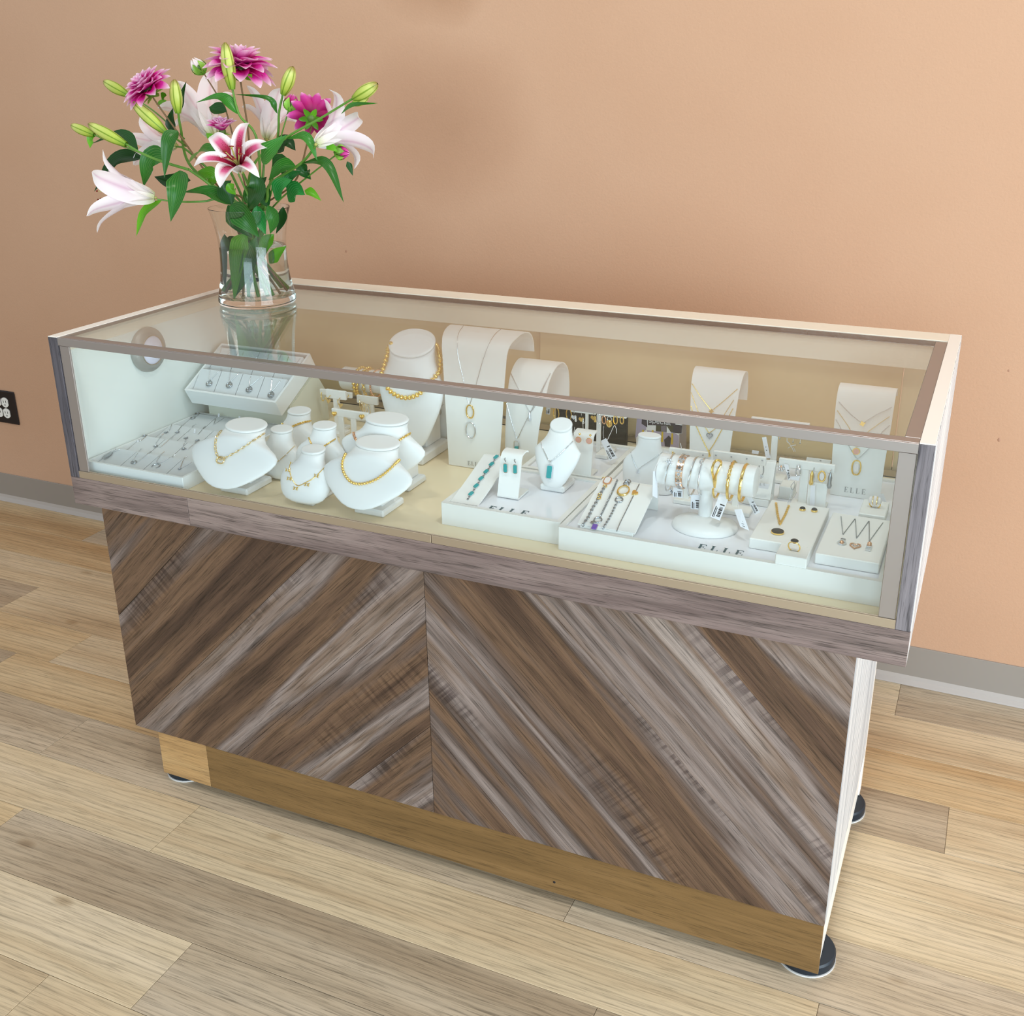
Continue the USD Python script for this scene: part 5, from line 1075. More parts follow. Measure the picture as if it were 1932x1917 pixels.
R2 = sheet("necklace_ramp", "white upright ramp with three layered pendants near the right wall", "necklace ramp", [(0.3690, TF + 0.0005), (0.362, 0.80), (0.352, 0.870), (0.348, 0.905), (0.354, 0.926), (0.372, 0.930), (0.386, 0.915)], [(1.3550, 1.4370), (1.3530, 1.4380), (1.3520, 1.4420), (1.3520, 1.4430), (1.3530, 1.4435), (1.3540, 1.4440), (1.3540, 1.4440)])
lettering(R2, at(14, 425, 1662, Y=0.3640), 0.0095, 0.0095, XF, "ink_grey")
PN = "layered pendants near the right wall"
t = necklace("silver_necklace", "short silver necklace with a gold clover pendant near the right wall", R2.mesh, [(340, 300), (430, 400), (530, 500), (655, 600), (700, 625), (760, 590), (900, 500), (1030, 440), (1140, 382)], 14, r=0.0007, group=PN)
part(t, "pendant", slab(star(4, 0.0052, 0.003, 0.4), spot(R2.mesh, 14, 700, 630, 0.001), XF, 0.002), M["gold"])
t = necklace("gold_necklace", "fine gold necklace with a pink round stone near the right wall", R2.mesh, [(315, 430), (400, 550), (490, 680), (560, 820), (605, 930), (660, 850), (800, 740), (950, 630), (1105, 525)], 14, r=0.0006, mat_="gold_pale", group=PN)
c = spot(R2.mesh, 14, 605, 1045, 0.001); disc(t, "pendant", c, XF, 0.0062, 0.0016, "gold", 0.0050, "pink_stone"); part(t, "bail", slab(star(3, 0.003, 0.0016), spot(R2.mesh, 14, 612, 960, 0.001), XF, 0.0016), M["gold"])
t = necklace("silver_necklace", "long silver necklace with a gold-framed pearl oval near the right wall", R2.mesh, [(295, 570), (340, 640), (420, 810), (500, 980), (580, 1120), (622, 1170), (680, 1120), (780, 1020), (900, 890), (1000, 750), (1110, 655)], 14, r=0.0007, group=PN)
c = spot(R2.mesh, 14, 606, 1292, 0.0016); part(t, "pendant", tube(c + 0.0070 * np.sign(np.cos(a))[:, None] * (np.abs(np.cos(a)) ** .7)[:, None] * XF[:, 0] + 0.0128 * np.sin(a)[:, None] * XF[:, 1], 0.0013, 7, closed=True), M["gold"]); part(t, "pearl", slab(rounded(0.0070, 0.0150, 0.0034), c + [0, 0.0008, 0], XF, 0.0014), M["pearl"])

# ---- slabs and ring blocks
sl = thing("display_slab", "white slab with the black pendant necklace and black studs", "display slab", (1.32, 0.18, TF)); SLT = 0.7485
part(sl, "body", box(1.2750, 1.3690, 0.0985, 0.2650, TF + 0.0003, SLT, 0.0012), M["card_white"])
slm = box(1.2750, 1.3690, 0.0985, 0.2650, TF + 0.0003, SLT)
t = necklace("onyx_necklace", "gold link chain with a round black pendant on the white slab", slm, [(630, 925), (638, 990), (655, 1065)], 7, kind=(0.0056, 0.0032, 0.00075), mat_="gold", off=0.0014)
P = drape(slm, straight([(714, 942), (690, 1000), (655, 1065)]), 7, 0.0014); part(t, "chain", links(P, 0.0056, 0.0032, 0.00075), M["gold"], kind="stuff")
c = spot(slm, 7, 640, 1115, 0.0008); disc(t, "pendant", c, FLAT, 0.0100, 0.0024, "gold", 0.0092, "black_onyx")
for i, (x, y) in enumerate(((801, 968), (877, 976))):
    c = spot(slm, 7, x, y, 0.0004); earring(("left", "right")[i] + " round black stud with a gold rim on the slab", c, [("rim", lathe([(0.0050, 0), (0.0052, 0.002), (0.0046, 0.003), (0, 0.003)], c, 20), "gold"), ("stone", ball(c + [0, 0, 0.0028], 0.0046, 2, (1, 1, 0.7)), "black_onyx")], "black stud earrings")
s3 = thing("display_slab", "white slab with three small pendants at the right front", "display slab", (1.42, 0.165, TF))
part(s3, "body", box(1.3765, 1.4675, 0.0825, 0.2500, TF + 0.0003, SLT, 0.0012), M["card_white"]); s3m = box(1.3765, 1.4675, 0.0825, 0.2500, TF + 0.0003, SLT)
for i, (l, r_, p) in enumerate((((1050, 1010), (1138, 1028), (1062, 1128)), ((1143, 1028), (1228, 1042), (1150, 1152)), ((1232, 1042), (1320, 1052), (1232, 1172)))):
    t = necklace("small_necklace", ("fine silver necklace with a rose teardrop knot, left on the slab of three", "fine silver necklace with a gold heart, middle of the slab of three", "fine silver necklace with a barred rectangle, right on the slab of three")[i], s3m, [l, p, r_], 7, r=0.0007, mat_="silver_dark", group="three small pendants")
    if i == 0:
        c = spot(s3m, 7, 1056, 1180, 0.0012); al = np.linspace(0, 2 * np.pi, 22, endpoint=False)
        part(t, "pendant", tube(c + 0.0050 * (np.sin(al) * np.sin(al / 2))[:, None] * FLAT[:, 0] * 1.5 + 0.0085 * np.cos(al)[:, None] * FLAT[:, 1], 0.0014, 6, closed=True), M["silver"]); part(t, "stone", ball(c + [0, -0.002, 0.001], 0.0030, 1), M["rose_gold"]); part(t, "bail", ring(c + [0, 0.0115, 0.0006], (0, 0, 1), 0.003, 0.001, 12, 5, 0.6), M["silver_dark"])
    elif i == 1:
        c = spot(s3m, 7, 1141, 1203, 0.0014); hh = heart(0.0080); part(t, "heart", tube(c + np.c_[hh * [0.95, 1.3], np.zeros(28)], 0.0011, 6, closed=True), M["rose_gold"]); part(t, "inner_ring", ring(c + [0, 0.003, 0.0004], (0, 0, 1), 0.0030, 0.0009, 14, 5), M["silver"])
    else:
        c = spot(s3m, 7, 1228, 1215, 0.0006); part(t, "bar", slab(rounded(0.0080, 0.0210, 0.001), c, FLAT, 0.002), M["silver"]); part(t, "top_bead", ball(c + [0, 0.0095, 0.003], 0.0036, 1), M["rose_gold"]); part(t, "facets", slab([(-.003, -.004), (.003, -.001), (.003, .003), (-.003, .001)], c + [0, 0, 0.002], FLAT, 0.0008), M["crystal"])
for i, (x0, x1, y0, y1, h_, lbl) in enumerate(((1.3235, 1.3690, 0.0330 + .0205, 0.0965, 0.0185, "small white block with the black stone ring in front"), (1.4150, 1.4560, 0.2600, 0.3250, 0.0185, "small white block with the gold pearl ring near the right wall"))):
    b = thing("ring_block", lbl, "ring block", ((x0 + x1) / 2, (y0 + y1) / 2, TF)); part(b, "body", box(x0, x1, y0, y1, TF + 0.0003, TF + h_, 0.0012), M["card_white"])
    part(b, "ring_slot", box((x0 + x1) / 2 - 0.006, (x0 + x1) / 2 + 0.006, (y0 + y1) / 2 - 0.001, (y0 + y1) / 2 + 0.001, TF + h_ - 0.0004, TF + h_ + 0.0002), M["ink_grey"], smooth=False)
    c = np.array([(x0 + x1) / 2, (y0 + y1) / 2, TF + h_ + 0.0068]); R = 0.0088
    t = thing("finger_ring", ("gold ring with a black oval stone on the front block", "gold ring with big pale pearl lobes near the right wall")[i], "ring", c - [0, 0, 0.007])
    part(t, "band", ring(c, (0.15, 1, 0.25), R, 0.0010, 30, 7), M["gold"])
    if i == 0: part(t, "stone", ball(c + [0, 0, R + 0.001], 0.0052, 2, (1.1, 0.85, 0.6)), M["black_onyx"]); part(t, "setting", lathe([(0.003, -0.002), (0.0056, 0.0012), (0.0060, 0.0018)], c + [0, 0, R - 0.0005], 20), M["gold"])
    else:
        for dx, s_ in ((-0.0065, 0.0048), (0, 0.0062), (0.0065, 0.0048)): part(t, "pearl_lobe", ball(c + [dx, -0.002, R - 0.0025], s_, 2, (0.8, 0.8, 1.35)), M["pearl"])
        part(t, "gold_rib", cat_([ring(c + [dx, -0.002, R - 0.0025], (1, 0, 0.05 * dx), 0.0068, 0.0006, 20, 5) for dx in (-0.0032, 0.0032)]), M["gold"], kind="stuff")
price_tag("folded pale tag behind the gold pearl ring", 14, [(930, 1700), (1010, 1690), (1060, 1815), (960, 1810)], 0.335, False)
# ------------------------------------------------------------------ the vase of flowers
def uvmat(name, nodes, links, rough=0.45, trans=0.3, spec=0.4):
    """A leaf or petal: colour from its own (u across, v along) coordinates, some light passing through."""
    nodes = dict(nodes); nodes.update({"uv": ("uvmap", {"attribute": "st"}), "xy": ("separate_xyz", {}), "c1": ("math", {"math_type": "multiply_add", "value2": 2.0, "value3": -1.0}), "c2": ("math", {"math_type": "absolute"}),
                                       "p": ("principled_bsdf", {"roughness": rough, "specular_ior_level": spec}), "tr": ("translucent_bsdf", {}), "mx": ("mix_closure", {"fac": trans})})
    links = list(links) + [("uv.UV", "xy.vector"), ("xy.x", "c1.value1"), ("c1.value", "c2.value1"), ("col.color", "p.base_color"), ("col.color", "tr.color"), ("p.BSDF", "mx.closure1"), ("tr.BSDF", "mx.closure2")]
    return mat(name, nodes, links, surface="mx.closure")


uvmat("lily_petal", {
    "inner": ("rgb_ramp", {"ramp": [(0.0, srgb(196, 190, 110)), (0.12, srgb(130, 6, 44)), (0.44, srgb(168, 6, 60)), (0.64, srgb(222, 96, 146)), (0.80, srgb(250, 240, 244)), (1.0, srgb(252, 248, 248))]}),
    "band": ("rgb_ramp", {"ramp": [(0.34, (1, 1, 1)), (0.70, (0, 0, 0))]}), "bw": ("rgb_to_bw", {}), "mi": ("mix", {"color1": srgb(250, 244, 246)}),
    "g": ("geometry", {}), "vo": ("voronoi_texture", {"scale": 420.0}), "vr": ("rgb_ramp", {"ramp": [(0.22, (0.25, 0.0, 0.05)), (0.30, (1, 1, 1))]}), "vf": ("rgb_ramp", {"ramp": [(0.15, (1, 1, 1)), (0.55, (1, 1, 1)), (0.62, (0, 0, 0))]}), "vb": ("rgb_to_bw", {}), "ms": ("mix", {"mix_type": "multiply"}), "vm": ("math", {"math_type": "multiply"}),
    "outer": ("rgb_ramp", {"ramp": [(0.0, srgb(206, 214, 164)), (0.10, srgb(242, 236, 228)), (0.4, srgb(250, 238, 246)), (1.0, srgb(250, 246, 246))]}),
    "rib": ("rgb_ramp", {"ramp": [(0.0, (0.82, 0.66, 0.76)), (0.22, (0.97, 0.93, 0.95)), (0.4, (1, 1, 1))]}), "mo": ("mix", {"mix_type": "multiply", "fac": 1.0}),
    "col": ("mix", {})},
    [("xy.y", "inner.fac"), ("c2.value", "band.fac"), ("band.color", "bw.color"), ("bw.val", "mi.fac"), ("inner.color", "mi.color2"), ("g.position", "vo.vector"), ("vo.distance", "vr.fac"), ("xy.y", "vf.fac"), ("vf.color", "vb.color"), ("vb.val", "vm.value1"), ("bw.val", "vm.value2"), ("vm.value", "ms.fac"), ("mi.color", "ms.color1"), ("vr.color", "ms.color2"),
     ("xy.y", "outer.fac"), ("c2.value", "rib.fac"), ("outer.color", "mo.color1"), ("rib.color", "mo.color2"), ("g.backfacing", "col.fac"), ("ms.color", "col.color1"), ("mo.color", "col.color2")], 0.5, 0.28)
uvmat("lily_petal_pale", {"r1": ("rgb_ramp", {"ramp": [(0.0, srgb(190, 196, 130)), (0.12, srgb(246, 238, 232)), (0.5, srgb(252, 238, 242)), (1.0, srgb(252, 246, 244))]}), "rib": ("rgb_ramp", {"ramp": [(0.0, (0.9, 0.74, 0.78)), (0.2, (1, 0.95, 0.96)), (0.4, (1, 1, 1))]}), "col": ("mix", {"mix_type": "multiply", "fac": 1.0})},
      [("xy.y", "r1.fac"), ("c2.value", "rib.fac"), ("r1.color", "col.color1"), ("rib.color", "col.color2")], 0.5, 0.15)
uvmat("dahlia_petal", {"inn": ("rgb_ramp", {"ramp": [(0.0, srgb(120, 0, 44)), (0.30, srgb(206, 8, 112)), (0.60, srgb(228, 50, 172)), (0.86, srgb(240, 190, 222)), (1.0, srgb(252, 236, 246))]}), "out": ("rgb_ramp", {"ramp": [(0.0, srgb(160, 20, 90)), (0.40, srgb(224, 50, 168)), (0.75, srgb(240, 184, 224)), (1.0, srgb(250, 232, 244))]}), "g": ("geometry", {}), "col": ("mix", {})},
      [("xy.y", "inn.fac"), ("xy.y", "out.fac"), ("g.backfacing", "col.fac"), ("inn.color", "col.color1"), ("out.color", "col.color2")], 0.5, 0.25)
uvmat("dahlia_petal_deep", {"inn": ("rgb_ramp", {"ramp": [(0.0, srgb(120, 0, 50)), (0.5, srgb(190, 14, 116)), (0.85, srgb(216, 70, 166)), (1.0, srgb(236, 170, 212))]}), "col": ("mix", {"fac": 0.0})}, [("xy.y", "inn.fac"), ("inn.color", "col.color1")], 0.5, 0.25)


def leafmat(name, dark, light, pale):
    uvmat(name, {"w": ("wave_texture", {"wave_type": "bands", "bands_direction": "x", "scale": 1.1, "distortion": 0.4}), "sc": ("vector_math", {"math_type": "multiply", "vector2": (2.6, 0.5, 1.0)}), "rp": ("rgb_ramp", {"ramp": [(0.0, tuple(0.55 * x + 0.45 * y for x, y in zip(dark, light))), (0.22, dark), (1.0, dark)]}), "oi": ("object_info", {}), "hv": ("hsv", {"saturation": 1.0}), "vr": ("math", {"math_type": "multiply_add", "value2": 0.7, "value3": 0.65}),
                 "g": ("geometry", {}), "bk": ("mix", {"color2": pale}), "bf": ("math", {"math_type": "multiply", "value2": 0.8}), "col": ("mix", {"fac": 0.0})},
          [("uv.UV", "sc.vector1"), ("sc.vector", "w.vector"), ("w.fac", "rp.fac"), ("g.backfacing", "bf.value1"), ("bf.value", "bk.fac"), ("rp.color", "bk.color1"), ("oi.random", "vr.value1"), ("vr.value", "hv.value"), ("bk.color", "hv.color"), ("hv.color", "col.color1")], 0.3, 0.3, 0.5)


leafmat("lily_leaf", srgb(44, 118, 36), srgb(120, 170, 88), srgb(120, 168, 96))
leafmat("leaf_bright", srgb(92, 168, 30), srgb(150, 204, 80), srgb(150, 200, 84))
leafmat("leaf_dark", srgb(26, 78, 26), srgb(60, 104, 60), srgb(70, 116, 70))
leafmat("dahlia_leaf", srgb(30, 128, 50), srgb(110, 176, 130), srgb(90, 150, 100))
uvmat("bud_green", {"rp": ("rgb_ramp", {"ramp": [(0.0, srgb(120, 160, 40)), (0.25, srgb(186, 206, 84)), (0.8, srgb(214, 224, 128)), (1.0, srgb(150, 130, 60))]}), "w": ("math", {"math_type": "sine"}), "w0": ("math", {"math_type": "multiply", "value2": 37.7}), "wr": ("rgb_ramp", {"ramp": [(0.0, (0.36, 0.50, 0.16)), (0.22, (1, 1, 1)), (1.0, (1, 1, 1))]}), "wa": ("math", {"math_type": "multiply_add", "value2": 0.5, "value3": 0.5}), "col": ("mix", {"mix_type": "multiply", "fac": 1.0})},
      [("xy.y", "rp.fac"), ("xy.x", "w0.value1"), ("w0.value", "w.value1"), ("w.value", "wa.value1"), ("wa.value", "wr.fac"), ("rp.color", "col.color1"), ("wr.color", "col.color2")], 0.35, 0.15)
plain("stem_green", srgb(92, 140, 52), 0.4); plain("stem_brown", srgb(122, 96, 62), 0.45); plain("sepal_green", srgb(84, 116, 44), 0.45); plain("anther_rust", srgb(130, 36, 18), 0.7); plain("filament", srgb(190, 190, 110), 0.45); plain("throat", srgb(170, 170, 90), 0.5)


def upart(parent, name, mu, mt, smooth=80, **kw):
    """A mesh with (u, v) coordinates as a part."""
    mesh, uv = mu; p = path_of(parent, name); mesh = mesh.copy(); mesh.apply_translation(-parent.loc)
    g = usdkit.mesh(stage, p, mesh, M[mt], smooth=True, uv=uv); tag(g.GetPrim(), **kw)
    return Node(p, parent.loc, g.GetPrim())


def blade(P, w, up, cup=0.25, nu=7, nv=14, wave=0.0, fold=0.0):
    """A leaf or petal along P: w(v) half widths, cup bends its edges towards up."""
    P = smooth_path(P, nv); T = np.gradient(P, axis=0); T /= np.linalg.norm(T, axis=1)[:, None]
    V = np.linspace(0, 1, nv); rows, uv = [], []
    for i in range(nv):
        u_ = up[i] if np.ndim(up) == 2 else np.asarray(up, float)
        s = np.cross(T[i], u_); s /= max(np.linalg.norm(s), 1e-6); n = np.cross(s, T[i]); ww = w(V[i])
        for q in np.linspace(-1, 1, nu):
            rows.append(P[i] + s * ww * q + n * ww * (cup * q * q + fold * abs(q) + wave * math.sin(9 * V[i] + 2 * q) * abs(q))); uv.append(((q + 1) / 2, V[i]))
    g = grid(np.array(rows).reshape(nv, nu, 3)); return g, np.array(uv)


def leafw(W): return lambda v: W * max(0.012, min(1.0, (v / 0.30) ** 0.75 if v < 0.30 else 1.0 - max(0, (v - 0.36) / 0.64) ** 1.45))


YV = 0.378
vc = at(21, 862, 1560, Z=ZT); vx, vy = vc[0], vc[1]
vz = ZT + 0.0002
vase = thing("glass_vase", "clear flared glass vase of water standing on the counter's left end", "vase", (vx, vy, vz))
outer = [(0.0, 0.0), (0.072, 0.0), (0.0765, 0.003), (0.0785, 0.010), (0.0765, 0.022), (0.0735, 0.035), (0.0695, 0.055), (0.0670, 0.080), (0.0660, 0.105), (0.0670, 0.130), (0.0705, 0.155), (0.0755, 0.178), (0.0800, 0.1925)]
inner = [(0.0782, 0.1925), (0.0738, 0.178), (0.0688, 0.155), (0.0653, 0.130), (0.0643, 0.105), (0.0652, 0.080), (0.0676, 0.055), (0.0712, 0.035), (0.0735, 0.024), (0.070, 0.0175), (0.0, 0.0165)]
clear = {"c": ("glass_bsdf", {"color": (0.985, 0.995, 0.99), "roughness": 0.0, "IOR": 1.45})}
mat("vase_clear", clear, surface="c.BSDF")
mat("water", {"c": ("glass_bsdf", {"color": (0.975, 0.99, 0.98), "roughness": 0.0, "IOR": 1.33})}, surface="c.BSDF")
def solid(prof):
    g = lathe([(r, vz + z) for r, z in prof], (vx, vy, 0), 72); g.merge_vertices(); g.fix_normals(); return g
part(vase, "glass_body", solid(outer + [(0.0797, 0.1938), (0.0788, 0.1938)] + inner), M["vase_clear"], smooth=50)
part(vase, "water", solid([(0.0, 0.0160), (0.0702, 0.0170), (0.0739, 0.0240), (0.0716, 0.035), (0.0680, 0.055), (0.0656, 0.080), (0.0647, 0.105), (0.0651, 0.1182), (0.0630, 0.1180), (0.0, 0.1180)]), M["water"], smooth=40)


def fp(x, y, dy=0.0, k=1): return at(k, x, y, Y=YV + dy)


def neckpoint(i, n=14):
    q = 2.4 * i; return np.array([vx + 0.030 * math.cos(q), vy + 0.030 * math.sin(q), vz + 0.165])


def foot_of(i):
    q = 2.4 * i + 2.6; return np.array([vx + 0.052 * math.cos(q), vy + 0.046 * math.sin(q), vz + 0.0215])


class Stalk(Node):
    def __init__(self, name, label, i, pts, r=0.0032, mt="stem_green", group=None):
        n = thing(name, label, "flower", foot_of(i), group); super().__init__(n.path, n.loc, n.prim)
        P = smooth_path(np.vstack([foot_of(i), neckpoint(i), pts]), 40)
        self.P = P; part(self, "stem", tube(P, np.linspace(r * 1.15, r * 0.75, 40), 8), M[mt])

    def branch(self, pts, r=0.0022, mt="stem_green"): part(self, "stem", tube(smooth_path(pts, 16), np.linspace(r * 1.1, r * 0.85, 16), 7), M[mt])

    def leaf(self, pts, W, mt="lily_leaf", up=(0.35, -0.75, 0.55), cup=0.22, wave=0.06, dy=0.0, k=1):
        n = len(pts); d = np.broadcast_to(dy, n); P = np.array([fp(x, y, v, k) for (x, y), v in zip(pts, d)])
        upart(self, "leaf", blade(P, leafw(W * 0.00036), up, cup, 7, 16, wave, 0.12), mt)

    def bud(self, b, t, r, dyb=0.0, dyt=None, pale=1.0):
        B, T_ = fp(*b, dyb), fp(*t, dyb if dyt is None else dyt); L = np.linalg.norm(T_ - B); F = frame(T_ - B)
        v = np.linspace(0, 1, 18); a_ = np.linspace(0, 2 * np.pi, 25); rows, uv = [], []
        for s in v:
            rr = r * (0.24 + 0.76 * math.sin(math.pi * min(1, s * 0.80 + 0.10)) ** 1.1) * (1 if s < 0.93 else 1 - (s - 0.93) * 9)
            for q in a_:
                m_ = rr * (1 + 0.06 * math.cos(3 * q)); rows.append(B + F[:, 2] * L * s + m_ * (math.cos(q) * F[:, 0] + math.sin(q) * F[:, 1])); uv.append((q / 2 / np.pi, s))
        upart(self, "bud", (grid(np.array(rows).reshape(18, 25, 3)), np.array(uv)), "bud_green")

    def lily(self, c, ax, size, shape, roll=0.0, mt="lily_petal", stam=True, jitter=0.06, reach=0.68):
        ax = np.array(ax, float); ax /= np.linalg.norm(ax); F = frame(ax, (0.01, 0.02, 1)); c = np.array(c, float)
        fl = part(self, "flower", cat_([tube([c - ax * 0.004, c + ax * size * 0.12], [0.0026, 0.0035], 8), tube(smooth_path([c, c + ax * size * 0.5, c + ax * size * 0.80 + F[:, 1] * 0.004], 10), np.r_[np.full(9, 0.0012), 0.0024], 6)]), M["throat"])
        R, H = shape
        rg = random.Random(int(abs(c[0] * 1e5)))
        for i in range(6):
            q = math.radians(roll + 60 * i); rad = math.cos(q) * F[:, 0] + math.sin(q) * F[:, 1]; k_ = 1 + rg.uniform(-jitter, jitter); inn = i % 2
            P = np.array([c + size * k_ * (rr * rad + hh * ax) for rr, hh in zip(R, H)])
            Wd = size * (0.255 if inn else 0.185)
            ups = np.array([ax * (1 - v) * 0.6 - rad * (0.9 - 0.55 * v) + ax * 0.5 for v in np.linspace(0, 1, 16)])
            upart(fl, "petal", blade(P, lambda v: Wd * max(0.02, (math.sin(math.pi * (0.10 + 0.90 * v ** 0.85)) ** 0.75)), ups, 0.30 if inn else 0.36, 9, 16, 0.07), mt)
        if stam:
            for i in range(6):
                q = math.radians(roll + 30 + 60 * i); rad = math.cos(q) * F[:, 0] + math.sin(q) * F[:, 1]
                P = smooth_path([c, c + size * (0.05 * rad + 0.5 * reach * ax), c + size * (0.20 * rad + reach * ax)], 8)
                st = part(fl, "stamen", tube(P, 0.0009, 5), M["filament"]); part_anther = tube([P[-1] - F[:, 0] * 0.0045, P[-1], P[-1] + F[:, 0] * 0.0045], [0.0010, 0.0019, 0.0010], 6)
                part(fl, "anther", part_anther, M["anther_rust"])

    def dahlia(self, c, ax, R, rings, mt="dahlia_petal", sepals=True):
        """rings: (number, length share, tilt in degrees from the axis, width share)."""
        ax = np.array(ax, float); ax /= np.linalg.norm(ax); F = frame(ax, (0.02, 0.01, 1)); c = np.array(c, float); rg = random.Random(int(abs(c[0] * 1e5)))
        fl = part(self, "flower", ball(c - ax * R * 0.05, R * 0.22, 2, (1, 1, 1)), M["sepal_green"])
        for j, (n, ls, tilt, ws) in enumerate(rings):
            for i in range(n):
                q = 2 * math.pi * (i + 0.5 * (j % 2)) / n + rg.uniform(-.1, .1); rad = math.cos(q) * F[:, 0] + math.sin(q) * F[:, 1]
                L = R * ls * rg.uniform(0.92, 1.06); tl = math.radians(tilt + rg.uniform(-7, 7)); d0 = math.cos(tl) * ax + math.sin(tl) * rad; d1 = math.cos(tl + 0.45) * ax + math.sin(tl + 0.45) * rad
                b0 = c + rad * R * 0.10 * (1 - j / 8) + ax * R * 0.05 * j
                P = [b0, b0 + d0 * L * 0.5, b0 + d0 * L * 0.72 + d1 * L * 0.30]
                upart(fl, "petal", blade(P, lambda v: R * ws * max(0.06, math.sin(math.pi * (0.16 + 0.80 * v)) ** 0.8) * (1 if v < .96 else .5), ax * 0.8 - rad * math.cos(tl) * 0.9, 0.42, 5, 9, 0.05), mt)
        if sepals:
            for i in range(6):
                q = 2 * math.pi * i / 6; rad = math.cos(q) * F[:, 0] + math.sin(q) * F[:, 1]
                upart(fl, "sepal", blade([c - ax * R * 0.18, c - ax * R * 0.2 + rad * R * 0.3, c - ax * R * 0.26 + rad * R * 0.52], lambda v: R * 0.12 * max(.05, math.sin(math.pi * (.15 + .8 * v))), -ax, 0.2, 5, 7), "leaf_bright")

    def small_bud(self, c, ax, R, tipcol="dahlia_petal", n=9, open_=0.35):
        ax = np.array(ax, float); ax /= np.linalg.norm(ax); F = frame(ax, (0.02, 0.01, 1)); c = np.array(c, float)
        b = part(self, "bud", ball(c, R * 0.75, 2), M["sepal_green"])
        for i in range(n):
            q = 2 * math.pi * i / n; rad = math.cos(q) * F[:, 0] + math.sin(q) * F[:, 1]
            upart(b, "petal", blade([c - ax * R * .3 + rad * R * 0.3, c + ax * R * 0.3 + rad * R * 0.72, c + ax * R * 1.25 + rad * R * open_], lambda v: R * 0.34 * max(.06, math.sin(math.pi * (.15 + .82 * v))), -rad, -0.3, 5, 7), tipcol)
        for i in range(6):
            q = 2 * math.pi * (i + .3) / 6; rad = math.cos(q) * F[:, 0] + math.sin(q) * F[:, 1]
            upart(b, "sepal", blade([c - ax * R * .9, c - ax * R * .2 + rad * R * 0.85, c + ax * R * 0.65 + rad * R * 0.8], lambda v: R * 0.42 * max(.06, math.sin(math.pi * (.15 + .82 * v))), -rad, -0.3, 5, 7), "leaf_bright")


OPEN = ([0.02, 0.16, 0.42, 0.74, 1.00], [0.0, 0.34, 0.62, 0.70, 0.56])
TRUMPET = ([0.03, 0.16, 0.36, 0.58, 0.80], [0.0, 0.34, 0.66, 0.92, 1.02])
VEE = ([0.03, 0.16, 0.36, 0.60, 0.80], [0.0, 0.38, 0.68, 0.90, 0.96])
LGp = None
# left stalk: two buds, the side-facing lily, hanging leaves
s = Stalk("lily_stem", "lily stem leaning left with a side-facing white lily and long buds", 3, [fp(960, 960, -.03), fp(850, 860, -.05), fp(750, 790, -.06)], 0.0034)
s.branch([fp(750, 790, -.06), fp(600, 745, -.07), fp(490, 700, -.08), fp(400, 648, -.085)], 0.0026)
s.bud((405, 652), (195, 538), 0.0118, -.085, -.09); s.branch([fp(490, 700, -.08), fp(330, 640, -.06), fp(225, 598, -.06)], 0.0016); s.bud((228, 600), (100, 545), 0.0098, -.06)
s.branch([fp(900, 950, -.03), fp(830, 966, -.04), fp(700, 968, -.06), fp(575, 955, -.08)], 0.0020)
s.lily(fp(562, 945, -.08), RIGHT * -1 + UP * 0.10 - _f * 0.18, 0.102, TRUMPET, 90, reach=1.02)
s.leaf([(690, 575), (640, 640), (615, 835)], 44, "lily_leaf", dy=[-.07, -.09, -.10]); s.leaf([(700, 795), (690, 900), (650, 1078)], 64, "lily_leaf", dy=[-.07, -.10, -.11], up=(0.3, -0.9, 0.25))
s.leaf([(600, 962), (505, 1030), (460, 1158)], 30, "leaf_bright", dy=[-.07, -.07, -.07]); s.leaf([(470, 690), (370, 602), (212, 648)], 44, "leaf_dark", dy=[-.06, -.05, -.05], up=(0.1, -.5, .8))
s.leaf([(500, 725), (350, 740), (228, 912)], 48, "leaf_dark", dy=[-.02, -.02, -.03]); s.leaf([(640, 715), (540, 740), (500, 885)], 66, "lily_leaf", dy=[-.04, -.05, -.05]); s.leaf([(980, 985), (860, 915), (715, 915)], 46, "lily_leaf", dy=[-.05, -.06, -.07], up=(0, -.5, .8))
s.leaf([(760, 850), (660, 860), (560, 830)], 52, "leaf_dark", dy=[-.02, -.02, -.02]); s.leaf([(230, 600), (212, 620), (204, 672)], 30, "leaf_bright", dy=-.06)
# upright left stalk of three buds
s = Stalk("lily_stem", "lily stem with three closed green buds around the upper left dahlia", 6, [fp(1000, 960, .02), fp(760, 770, 0), fp(705, 560, -.03), fp(692, 478, -.04)], 0.0030)
s.bud((692, 480), (670, 292), 0.0120, -.04); s.branch([fp(735, 660, -.02), fp(680, 620, -.05), fp(622, 582, -.06)], 0.0020); s.bud((622, 584), (438, 415), 0.0122, -.06, -.075)
s.branch([fp(725, 620, -.01), fp(560, 470, .02), fp(412, 372, .03)], 0.0016); s.bud((415, 378), (280, 302), 0.0112, .03)
s.leaf([(700, 480), (712, 390), (736, 303)], 20, "leaf_dark", dy=.0); s.leaf([(655, 590), (652, 520), (662, 450)], 28, "leaf_dark", dy=-.02); s.leaf([(640, 440), (600, 425), (570, 432)], 24, "leaf_bright", dy=.02)
s.leaf([(755, 750), (840, 680), (960, 728)], 44, "lily_leaf", dy=[-.05, -.09, -.10], up=(0.1, -0.55, 0.85)); s.leaf([(800, 800), (880, 830), (860, 892)], 44, "leaf_bright", dy=-.04)
